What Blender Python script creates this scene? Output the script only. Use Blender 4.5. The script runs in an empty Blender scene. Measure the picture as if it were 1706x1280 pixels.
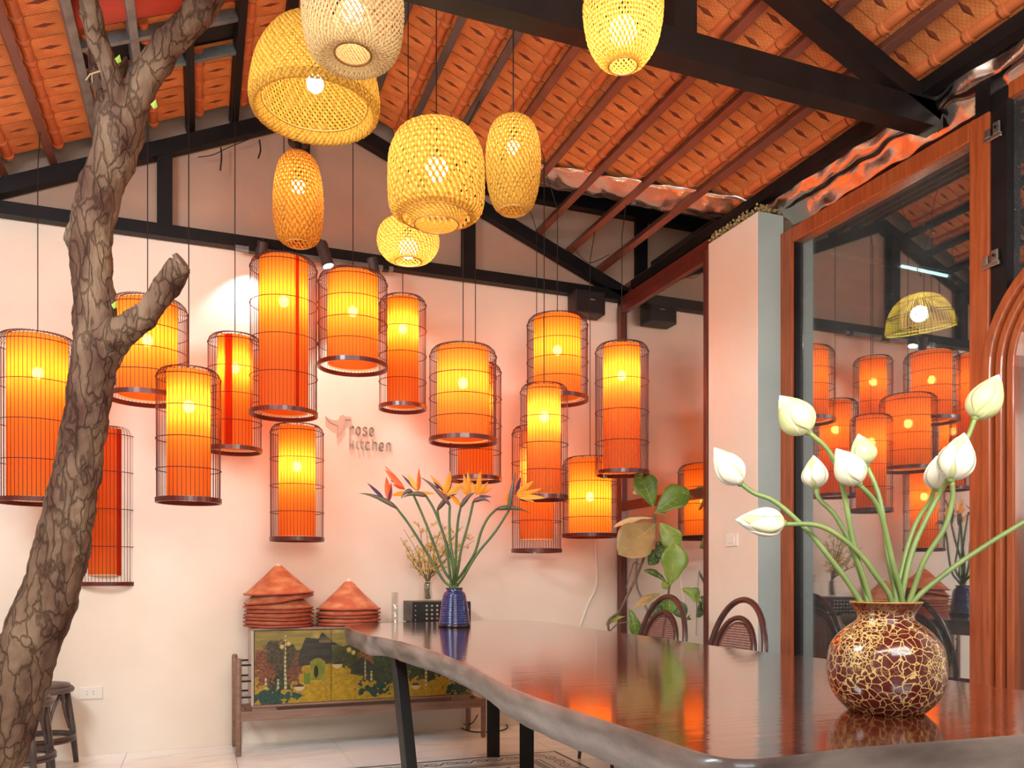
import bpy, bmesh, math, random
from math import sin, cos, pi, radians, sqrt, atan2
from mathutils import Vector, noise, Matrix
random.seed(7)
scn = bpy.context.scene
COL = scn.collection

# ------------------------------------------------------------------ camera, world, light, exposure
F, CX, HY, EYE = 1345.0, 853.0, 963.0, 1.05
YAW = radians(21.06); S_, C_ = sin(YAW), cos(YAW)
cam_d = bpy.data.cameras.new('camera'); cam = bpy.data.objects.new('camera', cam_d); COL.objects.link(cam)
cam.location = (0, 0, EYE); cam.rotation_euler = (pi/2, 0, -YAW)
cam_d.sensor_width = 36; cam_d.lens = 36*F/1706; cam_d.shift_y = (HY-640)/1706; cam_d.clip_start = .02
scn.camera = cam
scn.view_settings.view_transform = 'Standard'; scn.view_settings.look = 'None'
scn.view_settings.gamma = 1; scn.view_settings.use_curve_mapping = False
scn.view_settings.exposure = 0.35
w = bpy.data.worlds.new('night'); scn.world = w; w.use_nodes = True
w.node_tree.nodes['Background'].inputs[0].default_value = (.06, .09, .12, 1)
w.node_tree.nodes['Background'].inputs[1].default_value = .25

def area(name, loc, aim, sx, sy, power, col):
    l = bpy.data.lights.new(name, 'AREA'); l.shape = 'RECTANGLE'; l.size = sx; l.size_y = sy; l.energy = power; l.color = col
    o = bpy.data.objects.new(name, l); o.location = loc; COL.objects.link(o)
    o.rotation_euler = (Vector(aim)-Vector(loc)).to_track_quat('-Z', 'Y').to_euler(); return o
def spot(name, loc, aim, ang, power, col, blend=.6, rad=.03):
    l = bpy.data.lights.new(name, 'SPOT'); l.energy = power; l.color = col; l.spot_size = radians(ang); l.spot_blend = blend; l.shadow_soft_size = rad
    o = bpy.data.objects.new(name, l); o.location = loc; COL.objects.link(o)
    o.rotation_euler = (Vector(aim)-Vector(loc)).to_track_quat('-Z', 'Y').to_euler(); return o
area('fill_rear', (.2, -2.3, 3.0), (1.0, 4.6, 1.0), 2.6, 1.2, 84, (.86, .95, 1))  # added general fill behind the camera, no fixture there
area('fill_left', (-1.5, 2.2, 2.75), (1.1, 4.7, .1), 1.2, .6, 80, (.84, .94, 1))  # added fill out of view at the left, for wall and floor
area('fill_up', (.6, .3, 1.9), (1.2, 3.4, 3.8), 1.6, 1.0, 58, (1, .86, .74))  # added upward fill for gable and roof tiles, no lamp there
LANTERN_POWER, WOVEN_POWER = 138.0, 13.0

# ------------------------------------------------------------------ pixel ray -> world helpers (photograph 1706x1280)
def ray(px, py):
    t = (px-CX)/F; return Vector((C_*t+S_, C_-S_*t, (HY-py)/F))
def P(px, py, d): return Vector((0, 0, EYE)) + ray(px, py)*d
def onY(px, py, Y): r = ray(px, py); return Vector((0, 0, EYE)) + r*(Y/r.y)
def onX(px, py, X): r = ray(px, py); return Vector((0, 0, EYE)) + r*(X/r.x)
def onZ(px, py, Z): r = ray(px, py); return Vector((0, 0, EYE)) + r*((Z-EYE)/r.z)
def proj(p):
    d = p[0]*S_ + p[1]*C_; r = p[0]*C_ - p[1]*S_
    return CX+F*r/d, HY-F*(p[2]-EYE)/d, d

# ------------------------------------------------------------------ materials
def lin(c):
    return tuple(((v/12.92) if v <= .04045 else ((v+.055)/1.055)**2.4) for v in c)
def hexc(h): return lin(tuple(int(h[i:i+2], 16)/255 for i in (0, 2, 4)))
def newmat(name):
    m = bpy.data.materials.new(name); m.use_nodes = True; nt = m.node_tree
    for n in list(nt.nodes): nt.nodes.remove(n)
    out = nt.nodes.new('ShaderNodeOutputMaterial'); return m, nt, out
def N(nt, t, **kw):
    n = nt.nodes.new(t)
    for k, v in kw.items(): setattr(n, k, v)
    return n
def pbr(name, col, rough=.6, metal=0, col2=None, scale=8, stretch=(1, 1, 1), bump=0, bscale=None, spec=.5, coat=0, detail=5, distort=0, contrast=(.35, .65), sub=0, trans=0):
    m, nt, out = newmat(name); L = nt.links
    b = N(nt, 'ShaderNodeBsdfPrincipled'); L.new(b.outputs[0], out.inputs[0])
    b.inputs['Base Color'].default_value = (*col, 1); b.inputs['Roughness'].default_value = rough
    b.inputs['Metallic'].default_value = metal; b.inputs['Specular IOR Level'].default_value = spec
    b.inputs['Coat Weight'].default_value = coat; b.inputs['Coat Roughness'].default_value = .08
    b.inputs['Transmission Weight'].default_value = trans
    if sub: b.inputs['Subsurface Weight'].default_value = sub; b.inputs['Subsurface Radius'].default_value = (.02, .02, .01)
    tc = N(nt, 'ShaderNodeTexCoord'); mp = N(nt, 'ShaderNodeMapping'); mp.inputs['Scale'].default_value = stretch
    L.new(tc.outputs['Object'], mp.inputs[0])
    if col2 is not None:
        nz = N(nt, 'ShaderNodeTexNoise'); nz.inputs['Scale'].default_value = scale; nz.inputs['Detail'].default_value = detail; nz.inputs['Distortion'].default_value = distort
        L.new(mp.outputs[0], nz.inputs['Vector'])
        cr = N(nt, 'ShaderNodeValToRGB'); cr.color_ramp.elements[0].position = contrast[0]; cr.color_ramp.elements[1].position = contrast[1]
        cr.color_ramp.elements[0].color = (*col, 1); cr.color_ramp.elements[1].color = (*col2, 1)
        L.new(nz.outputs[0], cr.inputs[0]); L.new(cr.outputs[0], b.inputs['Base Color'])
    if bump:
        nb = N(nt, 'ShaderNodeTexNoise'); nb.inputs['Scale'].default_value = bscale or scale*3; nb.inputs['Detail'].default_value = 6
        L.new(mp.outputs[0], nb.inputs['Vector'])
        bp = N(nt, 'ShaderNodeBump'); bp.inputs['Strength'].default_value = bump; bp.inputs['Distance'].default_value = .01
        L.new(nb.outputs[0], bp.inputs['Height']); L.new(bp.outputs[0], b.inputs['Normal'])
    return m
def emit(name, col, s):
    m, nt, out = newmat(name); e = N(nt, 'ShaderNodeEmission'); e.inputs[0].default_value = (*col, 1); e.inputs[1].default_value = s
    nt.links.new(e.outputs[0], out.inputs[0]); return m
def fabric(name, col, tcol, clear=.12, diff=.25, see=None):
    """thin lit cloth or cane: diffuse + translucent + a little see-through"""
    m, nt, out = newmat(name); L = nt.links
    d = N(nt, 'ShaderNodeBsdfDiffuse'); d.inputs[0].default_value = (*col, 1)
    t = N(nt, 'ShaderNodeBsdfTranslucent'); t.inputs[0].default_value = (*tcol, 1)
    tr = N(nt, 'ShaderNodeBsdfTransparent'); tr.inputs[0].default_value = (*(see or tcol), 1)
    m1 = N(nt, 'ShaderNodeMixShader'); m1.inputs[0].default_value = diff; L.new(t.outputs[0], m1.inputs[1]); L.new(d.outputs[0], m1.inputs[2])
    m2 = N(nt, 'ShaderNodeMixShader'); m2.inputs[0].default_value = clear; L.new(m1.outputs[0], m2.inputs[1]); L.new(tr.outputs[0], m2.inputs[2])
    L.new(m2.outputs[0], out.inputs[0]); return m
def glass(name, tint=(.9, .95, .95), refl=.35, rough=0, dust=0):
    m, nt, out = newmat(name); L = nt.links
    tr = N(nt, 'ShaderNodeBsdfTransparent'); tr.inputs[0].default_value = (*tint, 1)
    g = N(nt, 'ShaderNodeBsdfGlossy'); g.inputs['Roughness'].default_value = rough; g.inputs[0].default_value = (1, 1, 1, 1)
    mx = N(nt, 'ShaderNodeMixShader'); mx.inputs[0].default_value = refl
    L.new(tr.outputs[0], mx.inputs[1]); L.new(g.outputs[0], mx.inputs[2])
    if dust:
        tc = N(nt, 'ShaderNodeTexCoord'); v = N(nt, 'ShaderNodeTexNoise'); v.inputs['Scale'].default_value = 90; L.new(tc.outputs['Object'], v.inputs['Vector'])
        mr = N(nt, 'ShaderNodeMapRange'); mr.inputs[1].default_value = .66; mr.inputs[2].default_value = .74; mr.inputs[3].default_value = dust; mr.inputs[4].default_value = .5; L.new(v.outputs[0], mr.inputs[0])
        n2 = N(nt, 'ShaderNodeTexNoise'); n2.inputs['Scale'].default_value = 2.5; L.new(tc.outputs['Object'], n2.inputs['Vector']); m3 = N(nt, 'ShaderNodeMath', operation='MULTIPLY'); L.new(mr.outputs[0], m3.inputs[0]); L.new(n2.outputs[0], m3.inputs[1])
        df = N(nt, 'ShaderNodeBsdfDiffuse'); df.inputs[0].default_value = (.7, .78, .8, 1); tl = N(nt, 'ShaderNodeBsdfTranslucent'); tl.inputs[0].default_value = (.7, .78, .8, 1)
        md = N(nt, 'ShaderNodeMixShader'); L.new(df.outputs[0], md.inputs[1]); L.new(tl.outputs[0], md.inputs[2])
        me_ = N(nt, 'ShaderNodeMixShader'); L.new(m3.outputs[0], me_.inputs[0]); L.new(mx.outputs[0], me_.inputs[1]); L.new(md.outputs[0], me_.inputs[2]); L.new(me_.outputs[0], out.inputs[0]); return m
    L.new(mx.outputs[0], out.inputs[0]); return m

M = {}
M['wall'] = pbr('plaster_white', hexc('ece0d0'), .85, col2=hexc('e2d4c2'), scale=1.6, bump=.12, bscale=14)
M['gable'] = pbr('plaster_brown', hexc('bf9d88'), .9, col2=hexc('a68876'), scale=1.3, bump=.15, bscale=30)
M['gable2'] = pbr('plaster_dark', hexc('4a3c36'), .95, col2=hexc('35302c'), scale=2)
M['tile'] = None
M['steel_black'] = pbr('black_steel', hexc('100d0e'), .5, col2=hexc('191516'), scale=6, spec=.25)
M['batten'] = pbr('batten_steel', hexc('6b4034'), .36, .3, col2=hexc('7a4c3f'), scale=5)
M['batten_grey'] = pbr('batten_galvanised', hexc('6d7274'), .42, .6, col2=hexc('8b9494'), scale=9)
M['steel_grey'] = pbr('grey_painted_steel', hexc('46403f'), .4, .2, col2=hexc('5a5352'), scale=6)
M['underlay'] = pbr('roof_void', (.012, .010, .010), 1)
M['floor'] = pbr('marble', hexc('fbfbf9'), .2, col2=hexc('dfdedb'), scale=2.2, distort=1.6, contrast=(.5, .78), stretch=(1, 2.2, 1))
M['grout'] = pbr('grout', hexc('8e8a84'), .9)
M['wood_frame'] = pbr('varnished_wood', hexc('8e4322'), .35, col2=hexc('a4552c'), scale=7, stretch=(9, 9, .6), coat=.3)
M['wood_dark'] = pbr('dark_red_wood', hexc('4c1d16'), .4, col2=hexc('62291f'), scale=7, stretch=(9, 9, .6), coat=.2)
M['foil'] = pbr('foil', (.55, .48, .45), .2, 1, bump=.7, bscale=7)
M['rim'] = pbr('lantern_rim', hexc('5f1b12'), .35, col2=hexc('4a120c'), scale=12, coat=.2)
M['cage'] = pbr('cage_bamboo', hexc('4d1a12'), .5)
M['cord'] = pbr('cord_black', hexc('241612'), .6)
M['shade'] = fabric('orange_cloth', hexc('f0a052'), (1.0, .25, .020), .045, .22, see=(1, .5, .2))
M['seam'] = fabric('orange_cloth_double', hexc('c8370e'), (.62, .06, .008), .02, .4)
M['lining'] = fabric('cream_lining', hexc('f6e2b8'), (1, .78, .5), .0, .6)
M['bulb'] = emit('bulb_warm', (1, .66, .33), LANTERN_POWER)
M['bulb_woven'] = emit('bulb_white', (1, .90, .74), WOVEN_POWER*3.4)
M['bulb_out'] = emit('bulb_cool', (1, .93, .78), 110)
M['spot_lens'] = emit('spot_lens', (.85, 1, .98), 30)
def bark():
    m, nt, out = newmat('bark'); L = nt.links
    b = N(nt, 'ShaderNodeBsdfPrincipled'); L.new(b.outputs[0], out.inputs[0]); b.inputs['Roughness'].default_value = .9; b.inputs['Specular IOR Level'].default_value = .15
    tc = N(nt, 'ShaderNodeTexCoord'); mp = N(nt, 'ShaderNodeMapping'); mp.inputs['Scale'].default_value = (1, 1, .36); L.new(tc.outputs['Object'], mp.inputs[0])
    nz = N(nt, 'ShaderNodeTexNoise'); nz.inputs['Scale'].default_value = 9; nz.inputs['Detail'].default_value = 7; L.new(mp.outputs[0], nz.inputs['Vector'])
    mixv = N(nt, 'ShaderNodeMixRGB'); mixv.inputs[0].default_value = .16; L.new(mp.outputs[0], mixv.inputs[1]); L.new(nz.outputs[1], mixv.inputs[2])
    vo = N(nt, 'ShaderNodeTexVoronoi', feature='DISTANCE_TO_EDGE'); vo.inputs['Scale'].default_value = 21; L.new(mixv.outputs[0], vo.inputs['Vector'])
    cr = N(nt, 'ShaderNodeValToRGB'); cr.color_ramp.elements[0].position = 0; cr.color_ramp.elements[1].position = .09
    cr.color_ramp.elements[0].color = (.5, .46, .44, 1); cr.color_ramp.elements[1].color = (1, 1, 1, 1); L.new(vo.outputs[0], cr.inputs[0])
    c2 = N(nt, 'ShaderNodeValToRGB'); c2.color_ramp.elements[0].position = .34; c2.color_ramp.elements[1].position = .68
    c2.color_ramp.elements[0].color = (*hexc('4a3026'), 1); c2.color_ramp.elements[1].color = (*hexc('7c6450'), 1); L.new(nz.outputs[0], c2.inputs[0])
    mu = N(nt, 'ShaderNodeMixRGB', blend_type='MULTIPLY'); mu.inputs[0].default_value = 1; L.new(c2.outputs[0], mu.inputs[1]); L.new(cr.outputs[0], mu.inputs[2]); L.new(mu.outputs[0], b.inputs['Base Color'])
    n2 = N(nt, 'ShaderNodeTexNoise'); n2.inputs['Scale'].default_value = 45; n2.inputs['Detail'].default_value = 8; L.new(mp.outputs[0], n2.inputs['Vector'])
    ad = N(nt, 'ShaderNodeMath', operation='ADD'); L.new(cr.outputs[0], ad.inputs[0]); L.new(n2.outputs[0], ad.inputs[1])
    bp = N(nt, 'ShaderNodeBump'); bp.inputs['Strength'].default_value = .8; bp.inputs['Distance'].default_value = .012; L.new(ad.outputs[0], bp.inputs['Height']); L.new(bp.outputs[0], b.inputs['Normal'])
    return m
M['bark'] = bark()
def tilemat():
    m, nt, out = newmat('terracotta'); L = nt.links
    b = N(nt, 'ShaderNodeBsdfPrincipled'); L.new(b.outputs[0], out.inputs[0]); b.inputs['Roughness'].default_value = .72
    tc = N(nt, 'ShaderNodeTexCoord'); oi = N(nt, 'ShaderNodeObjectInfo')
    nz = N(nt, 'ShaderNodeTexNoise'); nz.inputs['Scale'].default_value = 9; L.new(tc.outputs['Object'], nz.inputs['Vector'])
    cr = N(nt, 'ShaderNodeValToRGB'); cr.color_ramp.elements[0].color = (*hexc('c26c38'), 1); cr.color_ramp.elements[1].color = (*hexc('e0914f'), 1)
    cr.color_ramp.elements[0].position = .3; cr.color_ramp.elements[1].position = .7; L.new(nz.outputs[0], cr.inputs[0])
    mr = N(nt, 'ShaderNodeMapRange'); mr.inputs[3].default_value = .82; mr.inputs[4].default_value = 1.1; L.new(oi.outputs['Random'], mr.inputs[0])
    # pressed diamond mesh print on the clay: two families of thin lines
    mps = []
    for sgn in (1, -1):
        mp = N(nt, 'ShaderNodeMapping'); mp.inputs['Rotation'].default_value = (0, 0, sgn*radians(34)); L.new(tc.outputs['Object'], mp.inputs[0])
        wv = N(nt, 'ShaderNodeTexWave', wave_type='BANDS', bands_direction='Y'); wv.inputs['Scale'].default_value = 19; L.new(mp.outputs[0], wv.inputs['Vector'])
        gt = N(nt, 'ShaderNodeMath', operation='GREATER_THAN'); gt.inputs[1].default_value = .93; L.new(wv.outputs['Fac'], gt.inputs[0]); mps.append(gt)
    mxm = N(nt, 'ShaderNodeMath', operation='MAXIMUM'); L.new(mps[0].outputs[0], mxm.inputs[0]); L.new(mps[1].outputs[0], mxm.inputs[1])
    sc = N(nt, 'ShaderNodeMath', operation='MULTIPLY_ADD'); sc.inputs[1].default_value = -.28; sc.inputs[2].default_value = 1; L.new(mxm.outputs[0], sc.inputs[0])
    mm = N(nt, 'ShaderNodeMath', operation='MULTIPLY'); L.new(mr.outputs[0], mm.inputs[0]); L.new(sc.outputs[0], mm.inputs[1])
    mu = N(nt, 'ShaderNodeVectorMath', operation='SCALE'); L.new(cr.outputs[0], mu.inputs[0]); L.new(mm.outputs[0], mu.inputs['Scale']); L.new(mu.outputs[0], b.inputs['Base Color'])
    return m
M['tile'] = tilemat()
M['tile_plain'] = pbr('terracotta_smooth', hexc('c86c3a'), .6, col2=hexc('b55f30'), scale=12)
M['tile_shadow'] = pbr('terracotta_shadow', hexc('6e3018'), .8)  # darker clay standing in for shadow in the diamond recess
M['tile_red'] = pbr('ridge_red', hexc('a8341f'), .55)
M['glass_big'] = glass('window_glass', (.74, .82, .84), .40, dust=.07)
M['glass_far'] = glass('window_glass_far', (.8, .84, .84), .5)
M['glass_clear'] = glass('clear_glass', (.96, .98, .97), .12)

# ------------------------------------------------------------------ mesh builder and object helpers
def root_loc(o):
    while o.parent: o = o.parent
    return o.location.copy()
class MB:
    def __init__(s): s.v = []; s.f = []; s.m = []
    def add(s, vs, fs, mi=0):
        k = len(s.v); s.v += [tuple(v) for v in vs]; s.f += [tuple(i+k for i in f) for f in fs]; s.m += [mi]*len(fs); return s
    def box(s, a, b, mi=0):
        x0, y0, z0 = a; x1, y1, z1 = b
        return s.add([(x0,y0,z0),(x1,y0,z0),(x1,y1,z0),(x0,y1,z0),(x0,y0,z1),(x1,y0,z1),(x1,y1,z1),(x0,y1,z1)],
              [(0,3,2,1),(4,5,6,7),(0,1,5,4),(1,2,6,5),(2,3,7,6),(3,0,4,7)], mi)
    def beam(s, p, q, w_, h, up=(0, 0, 1), mi=0):
        p = Vector(p); q = Vector(q); d = (q-p).normalized(); u = Vector(up)
        sd = d.cross(u).normalized(); u = sd.cross(d).normalized()
        vs = []
        for c in (p, q):
            for a, b in ((-1,-1),(1,-1),(1,1),(-1,1)): vs.append(c+sd*a*w_/2+u*b*h/2)
        return s.add(vs, [(0,1,2,3),(7,6,5,4),(0,4,5,1),(1,5,6,2),(2,6,7,3),(3,7,4,0)], mi)
    def tube(s, pts, r, n=6, closed=False, cap=True, mi=0):
        pts = [Vector(p) for p in pts]; K = len(pts); rs = r if isinstance(r, (list, tuple)) else [r]*K
        vs = []; prev = None
        for i, p in enumerate(pts):
            a = pts[(i-1) % K] if (closed or i > 0) else p; b = pts[(i+1) % K] if (closed or i < K-1) else p
            t = (b-a).normalized()
            if prev is None:
                u = t.orthogonal().normalized()
            else:
                u = (prev - t*prev.dot(t)); u = u.normalized() if u.length > 1e-6 else t.orthogonal().normalized()
            prev = u; v = t.cross(u)
            for j in range(n):
                an = 2*pi*j/n; vs.append(p+(u*cos(an)+v*sin(an))*rs[i])
        fs = []
        for i in range(K if closed else K-1):
            for j in range(n):
                a = i*n+j; b = i*n+(j+1) % n; c = ((i+1) % K)*n+(j+1) % n; d = ((i+1) % K)*n+j
                fs.append((a, b, c, d))
        if cap and not closed: fs.append(tuple(range(n))[::-1]); fs.append(tuple((K-1)*n+j for j in range(n)))
        return s.add(vs, fs, mi)
    def lathe(s, prof, c=(0, 0, 0), n=32, mi=0, caps=False):
        """prof: list of (r, z)"""
        vs = []; c = Vector(c)
        for r, z in prof:
            for j in range(n):
                a = 2*pi*j/n; vs.append((c.x+r*cos(a), c.y+r*sin(a), c.z+z))
        fs = []
        for i in range(len(prof)-1):
            for j in range(n): fs.append((i*n+j, i*n+(j+1) % n, (i+1)*n+(j+1) % n, (i+1)*n+j))
        if caps: fs.append(tuple(range(n))[::-1]); fs.append(tuple((len(prof)-1)*n+j for j in range(n)))
        return s.add(vs, fs, mi)
    def sphere(s, c, r, n=10, m=7, sz=1, mi=0):
        return s.lathe([(max(1e-5, r*sin(pi*i/m)), -r*sz*cos(pi*i/m)) for i in range(m+1)], c, n, mi)
    def build(s, name, mat, parent=None, smooth=False, world=True, solid=0, kind=None, label=None, bevel=0):
        off = root_loc(parent) if (parent and world) else Vector((0, 0, 0))
        me = bpy.data.meshes.new(name); me.from_pydata([tuple(Vector(v)-off) for v in s.v], [], s.f); me.update()
        for mm in (mat if isinstance(mat, (list, tuple)) else [mat]): me.materials.append(mm)
        if any(s.m): me.polygons.foreach_set('material_index', s.m)
        if smooth: me.polygons.foreach_set('use_smooth', [True]*len(me.polygons))
        o = bpy.data.objects.new(name, me); COL.objects.link(o)
        if parent: o.parent = parent
        if solid:
            md = o.modifiers.new('solid', 'SOLIDIFY'); md.thickness = solid; md.offset = 0
        if bevel:
            md = o.modifiers.new('bevel', 'BEVEL'); md.width = bevel; md.segments = 2; md.limit_method = 'ANGLE'
        if kind: o['kind'] = kind
        if label: o['label'] = label
        return o
def tag(o, label, cat, group=None, kind=None):
    o['label'] = label; o['category'] = cat
    if group: o['group'] = group
    if kind: o['kind'] = kind
    return o
def thing(name, loc, label, cat, group=None):
    o = bpy.data.objects.new(name, None); o.empty_display_size = .05; o.location = loc; COL.objects.link(o)
    return tag(o, label, cat, group)
def struct(o): o['kind'] = 'structure'; return o
def empty_struct(name, loc=(0, 0, 0)):
    o = bpy.data.objects.new(name, None); o.location = loc; COL.objects.link(o); o['kind'] = 'structure'; return o
def copy_tree(o, parent=None):
    c = o.copy(); COL.objects.link(c)
    if parent: c.parent = parent; c.matrix_parent_inverse = Matrix()
    for ch in list(o.children): copy_tree(ch, c)
    return c
def circle(c, r, n=32, z=0): return [(c[0]+r*cos(2*pi*i/n), c[1]+r*sin(2*pi*i/n), c[2]+z) for i in range(n)]
def catmull(pts, k=8):
    pts = [Vector(p) for p in pts]; out = []
    q = [pts[0]*2-pts[1]]+pts+[pts[-1]*2-pts[-2]]
    for i in range(1, len(q)-2):
        a, b, c, d = q[i-1], q[i], q[i+1], q[i+2]
        for j in range(k):
            t = j/k; out.append(.5*((2*b)+(c-a)*t+(2*a-5*b+4*c-d)*t*t+(3*b-a-3*c+d)*t**3))
    out.append(pts[-1]); return out

# ------------------------------------------------------------------ setting: room shell
YW, XR, XG, XL, YB = 5.36, 2.89, 3.06, -1.75, -2.6       # back wall, right wall, glass line, left wall, rear wall
XRG, ZRG, SR, SL = .72, 4.07, -.41, .455                 # ridge x, chord height at ridge, slopes right / left
def zchord(x): return ZRG + (SR*(x-XRG) if x > XRG else -SL*(XRG-x))
def ztile(x): return zchord(x)+.115

struct(MB().box((XL-.1, YW, -.05), (XR+.02, YW+.12, 3.14)).build('wall_back', M['wall']))
struct(MB().box((XL-.1, YW+.004, 3.14), (4.6, YW+.12, 4.55)).build('wall_gable', M['gable']))
struct(MB().box((XL-.12, YB, -.05), (XL, YW, 3.2)).build('wall_left', M['wall']))
struct(MB().box((XL-.12, YB-.1, -.05), (XR+.3, YB, 4.3)).build('wall_rear', M['wall']))
struct(MB().box((XR, 3.70, 0), (XG, 4.17, 3.09)).build('wall_column', M['wall'], bevel=.004))
MB().box((XR+.001, 3.694, 0), (XG, 3.70, 3.088)).build('grey_return', pbr('column_grey', hexc('a9b5b1'), .8, col2=hexc('9ca9a6'), scale=2), bpy.data.objects['wall_column'])  # thin grey panel over the column's camera-facing side
struct(MB().box((XR+.05, YB, 0), (XG+.06, 1.40, 3.0)).build('wall_right', M['wall']))
# floor: grout bed with 60 cm marble tiles
fl = struct(MB().box((XL, YB, -.05), (XG, YW, -.004)).build('floor', M['grout']))
xs = [.19+.605*i for i in range(-4, 6)]; ys = [5.12-.6*i for i in range(-1, 14)]
rest = MB()
RUG = (.52, 2.25, 2.0, 4.466)    # x0,y0,x1,y1 patterned inlay
for i in range(len(xs)-1):
    for y in ys:
        x0, x1, y0, y1 = max(xs[i], XL), min(xs[i+1], XG), y, y+.6
        y1 = min(y1, YW); y0 = max(y0, YB)
        if x1-x0 < .02 or y1-y0 < .02: continue
        g = .0015
        a, b = (x0+g, y0+g, -.02), (x1-g, y1-g, 0)
        if y1 > 3.2 and -1.4 < x0: MB().box(a, b).build('floor_tile', M['floor'], fl)
        else: rest.box(a, b)
rest.build('floor_tile_field', M['floor'], fl, kind='stuff')
# patterned tile inlay
ink = pbr('inlay_black', hexc('23221f'), .35); taupe = pbr('inlay_taupe', hexc('8d7f71'), .35, col2=hexc('9e9184'), scale=14); cream = pbr('inlay_cream', hexc('e6e2d8'), .3)
rx0, ry0, rx1, ry1 = RUG
def flat(mb, x0, y0, x1, y1, z): mb.add([(x0,y0,z),(x1,y0,z),(x1,y1,z),(x0,y1,z)], [(0,1,2,3)])
def frame_flat(mb, x0, y0, x1, y1, t, z):
    flat(mb, x0, y0, x1, y0+t, z); flat(mb, x0, y1-t, x1, y1, z); flat(mb, x0, y0+t, x0+t, y1-t, z); flat(mb, x1-t, y0+t, x1, y1-t, z)
rug = thing('tile_inlay', (rx0, ry0, 0), 'patterned floor tile panel with black scroll border under the long table', 'floor tiles')
MB().box((rx0, ry0, .0002), (rx1, ry1, .0016)).build('field', cream, rug)
mb = MB(); frame_flat(mb, rx0, ry0, rx1, ry1, .018, .0022); frame_flat(mb, rx0+.175, ry0+.175, rx1-.175, ry1-.175, .01, .0022); mb.build('border_line', ink, rug)
mb = MB(); frame_flat(mb, rx0+.2, ry0+.2, rx1-.2, ry1-.2, .045, .0022); mb.build('border_band', taupe, rug)
mb = MB()
def scroll(mb, cx, cy, ux, uy, s):
    for k, sg in ((0, 1), (1, -1)):
        pts = []
        for i in range(15):
            a = i/14*3.4*pi; r = .05*s*(1-i/16)
            lx, ly = sg*(.052*s-r*cos(a)), sg*r*sin(a)*.8
            pts.append((cx+ux*lx-uy*ly, cy+uy*lx+ux*ly, .0024))
        for i in range(14):
            p, q = Vector(pts[i]), Vector(pts[i+1]); d = (q-p).normalized(); n_ = Vector((-d.y, d.x, 0))*.0045*(1-i/20)
            mb.add([p-n_, q-n_, q+n_, p+n_], [(0, 1, 2, 3)])
k = 0
for i in range(7):
    x = rx0+.11+(rx1-rx0-.22)*(i+.5)/7; scroll(mb, x, ry1-.095, 1, 0, 1); scroll(mb, x, ry0+.095, 1, 0, 1)
for i in range(10):
    y = ry0+.11+(ry1-ry0-.22)*(i+.5)/10; scroll(mb, rx1-.095, y, 0, 1, 1); scroll(mb, rx0+.095, y, 0, 1, 1)
mb.build('scroll_border', ink, rug, kind='stuff')
mb = MB()
for i in range(8):
    for j in range(15):
        x = rx0+.33+i*(rx1-rx0-.66)/7; y = ry0+.33+j*(ry1-ry0-.66)/14
        for q in range(4):
            a = q*pi/2+pi/4; u = Vector((cos(a), sin(a), 0)); v = Vector((-sin(a), cos(a), 0)); c = Vector((x, y, .0024))
            mb.add([c, c+u*.035+v*.016, c+u*.072, c+u*.035-v*.016], [(0, 1, 2, 3)])
mb.build('star_pattern', taupe, rug, kind='stuff')

# ------------------------------------------------------------------ roof: underlay, battens, clay tiles
def yend(x): return min(5.19, 4.69-.81*(x-2.0)) if x > XRG else 5.17
xsR = [XRG+.03+.2466*i for i in range(10)]         # tile row top edges (right)
BAT_R = [1.25-.2466*2, 1.25-.2466, 1.252, 1.505, 1.757, 2.02, 2.25, 2.488, 2.735, 2.975]
BAT_L = [.44, .188, -.062, -.31, -.556, -.80, -1.045, -1.29]
def tile_mesh(L, Wd):
    """clay tile seen from below. local x: down the slope, y: along the batten, z: up"""
    mb = MB(); g = .004; y0, y1 = g, Wd-g
    mb.box((.0, y0, 0), (L, y1, .012))
    # raised head step
    mb.box((.012, y0, -.006), (.03, y1, 0))
    # long diamond, its recess shadow put in as darker clay
    cx, cy = L*.38, Wd*.5; a, b = .054, .014
    mb.add([(cx-a, cy, -.0008), (cx, cy-b, -.0008), (cx+a, cy, -.0008), (cx, cy+b, -.0008), (cx, cy, -.007)], [(0,4,1),(1,4,2),(2,4,3),(3,4,0)], 1)
    # roll near the foot
    n = 8; r = .025; c = L*.76; vs = []
    for yy, rr in ((y0+.004, r), (y1-.026, r), (y1-.022, r*1.22), (y1-.002, r*1.22)):
        for i in range(n+1):
            t = pi*i/n; vs.append((c+rr*cos(t)*1.05, yy, -rr*sin(t)))
    fs = [(q*(n+1)+i, q*(n+1)+i+1, (q+1)*(n+1)+i+1, (q+1)*(n+1)+i) for q in range(3) for i in range(n)]
    fs += [tuple(range(n+1)), tuple(3*(n+1)+i for i in range(n, -1, -1))]
    mb.add(vs, fs, 2)
    # little peg
    mb.box((L*.9, Wd*.5-.01, -.012), (L*.95, Wd*.5+.01, 0))
    me = bpy.data.meshes.new('roof_tile'); me.from_pydata(mb.v, [], mb.f); me.update()
    for mm in (M['tile'], M['tile_shadow'], M['tile_plain']): me.materials.append(mm)
    me.polygons.foreach_set('material_index', mb.m); return me, mb
WT = .159
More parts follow.
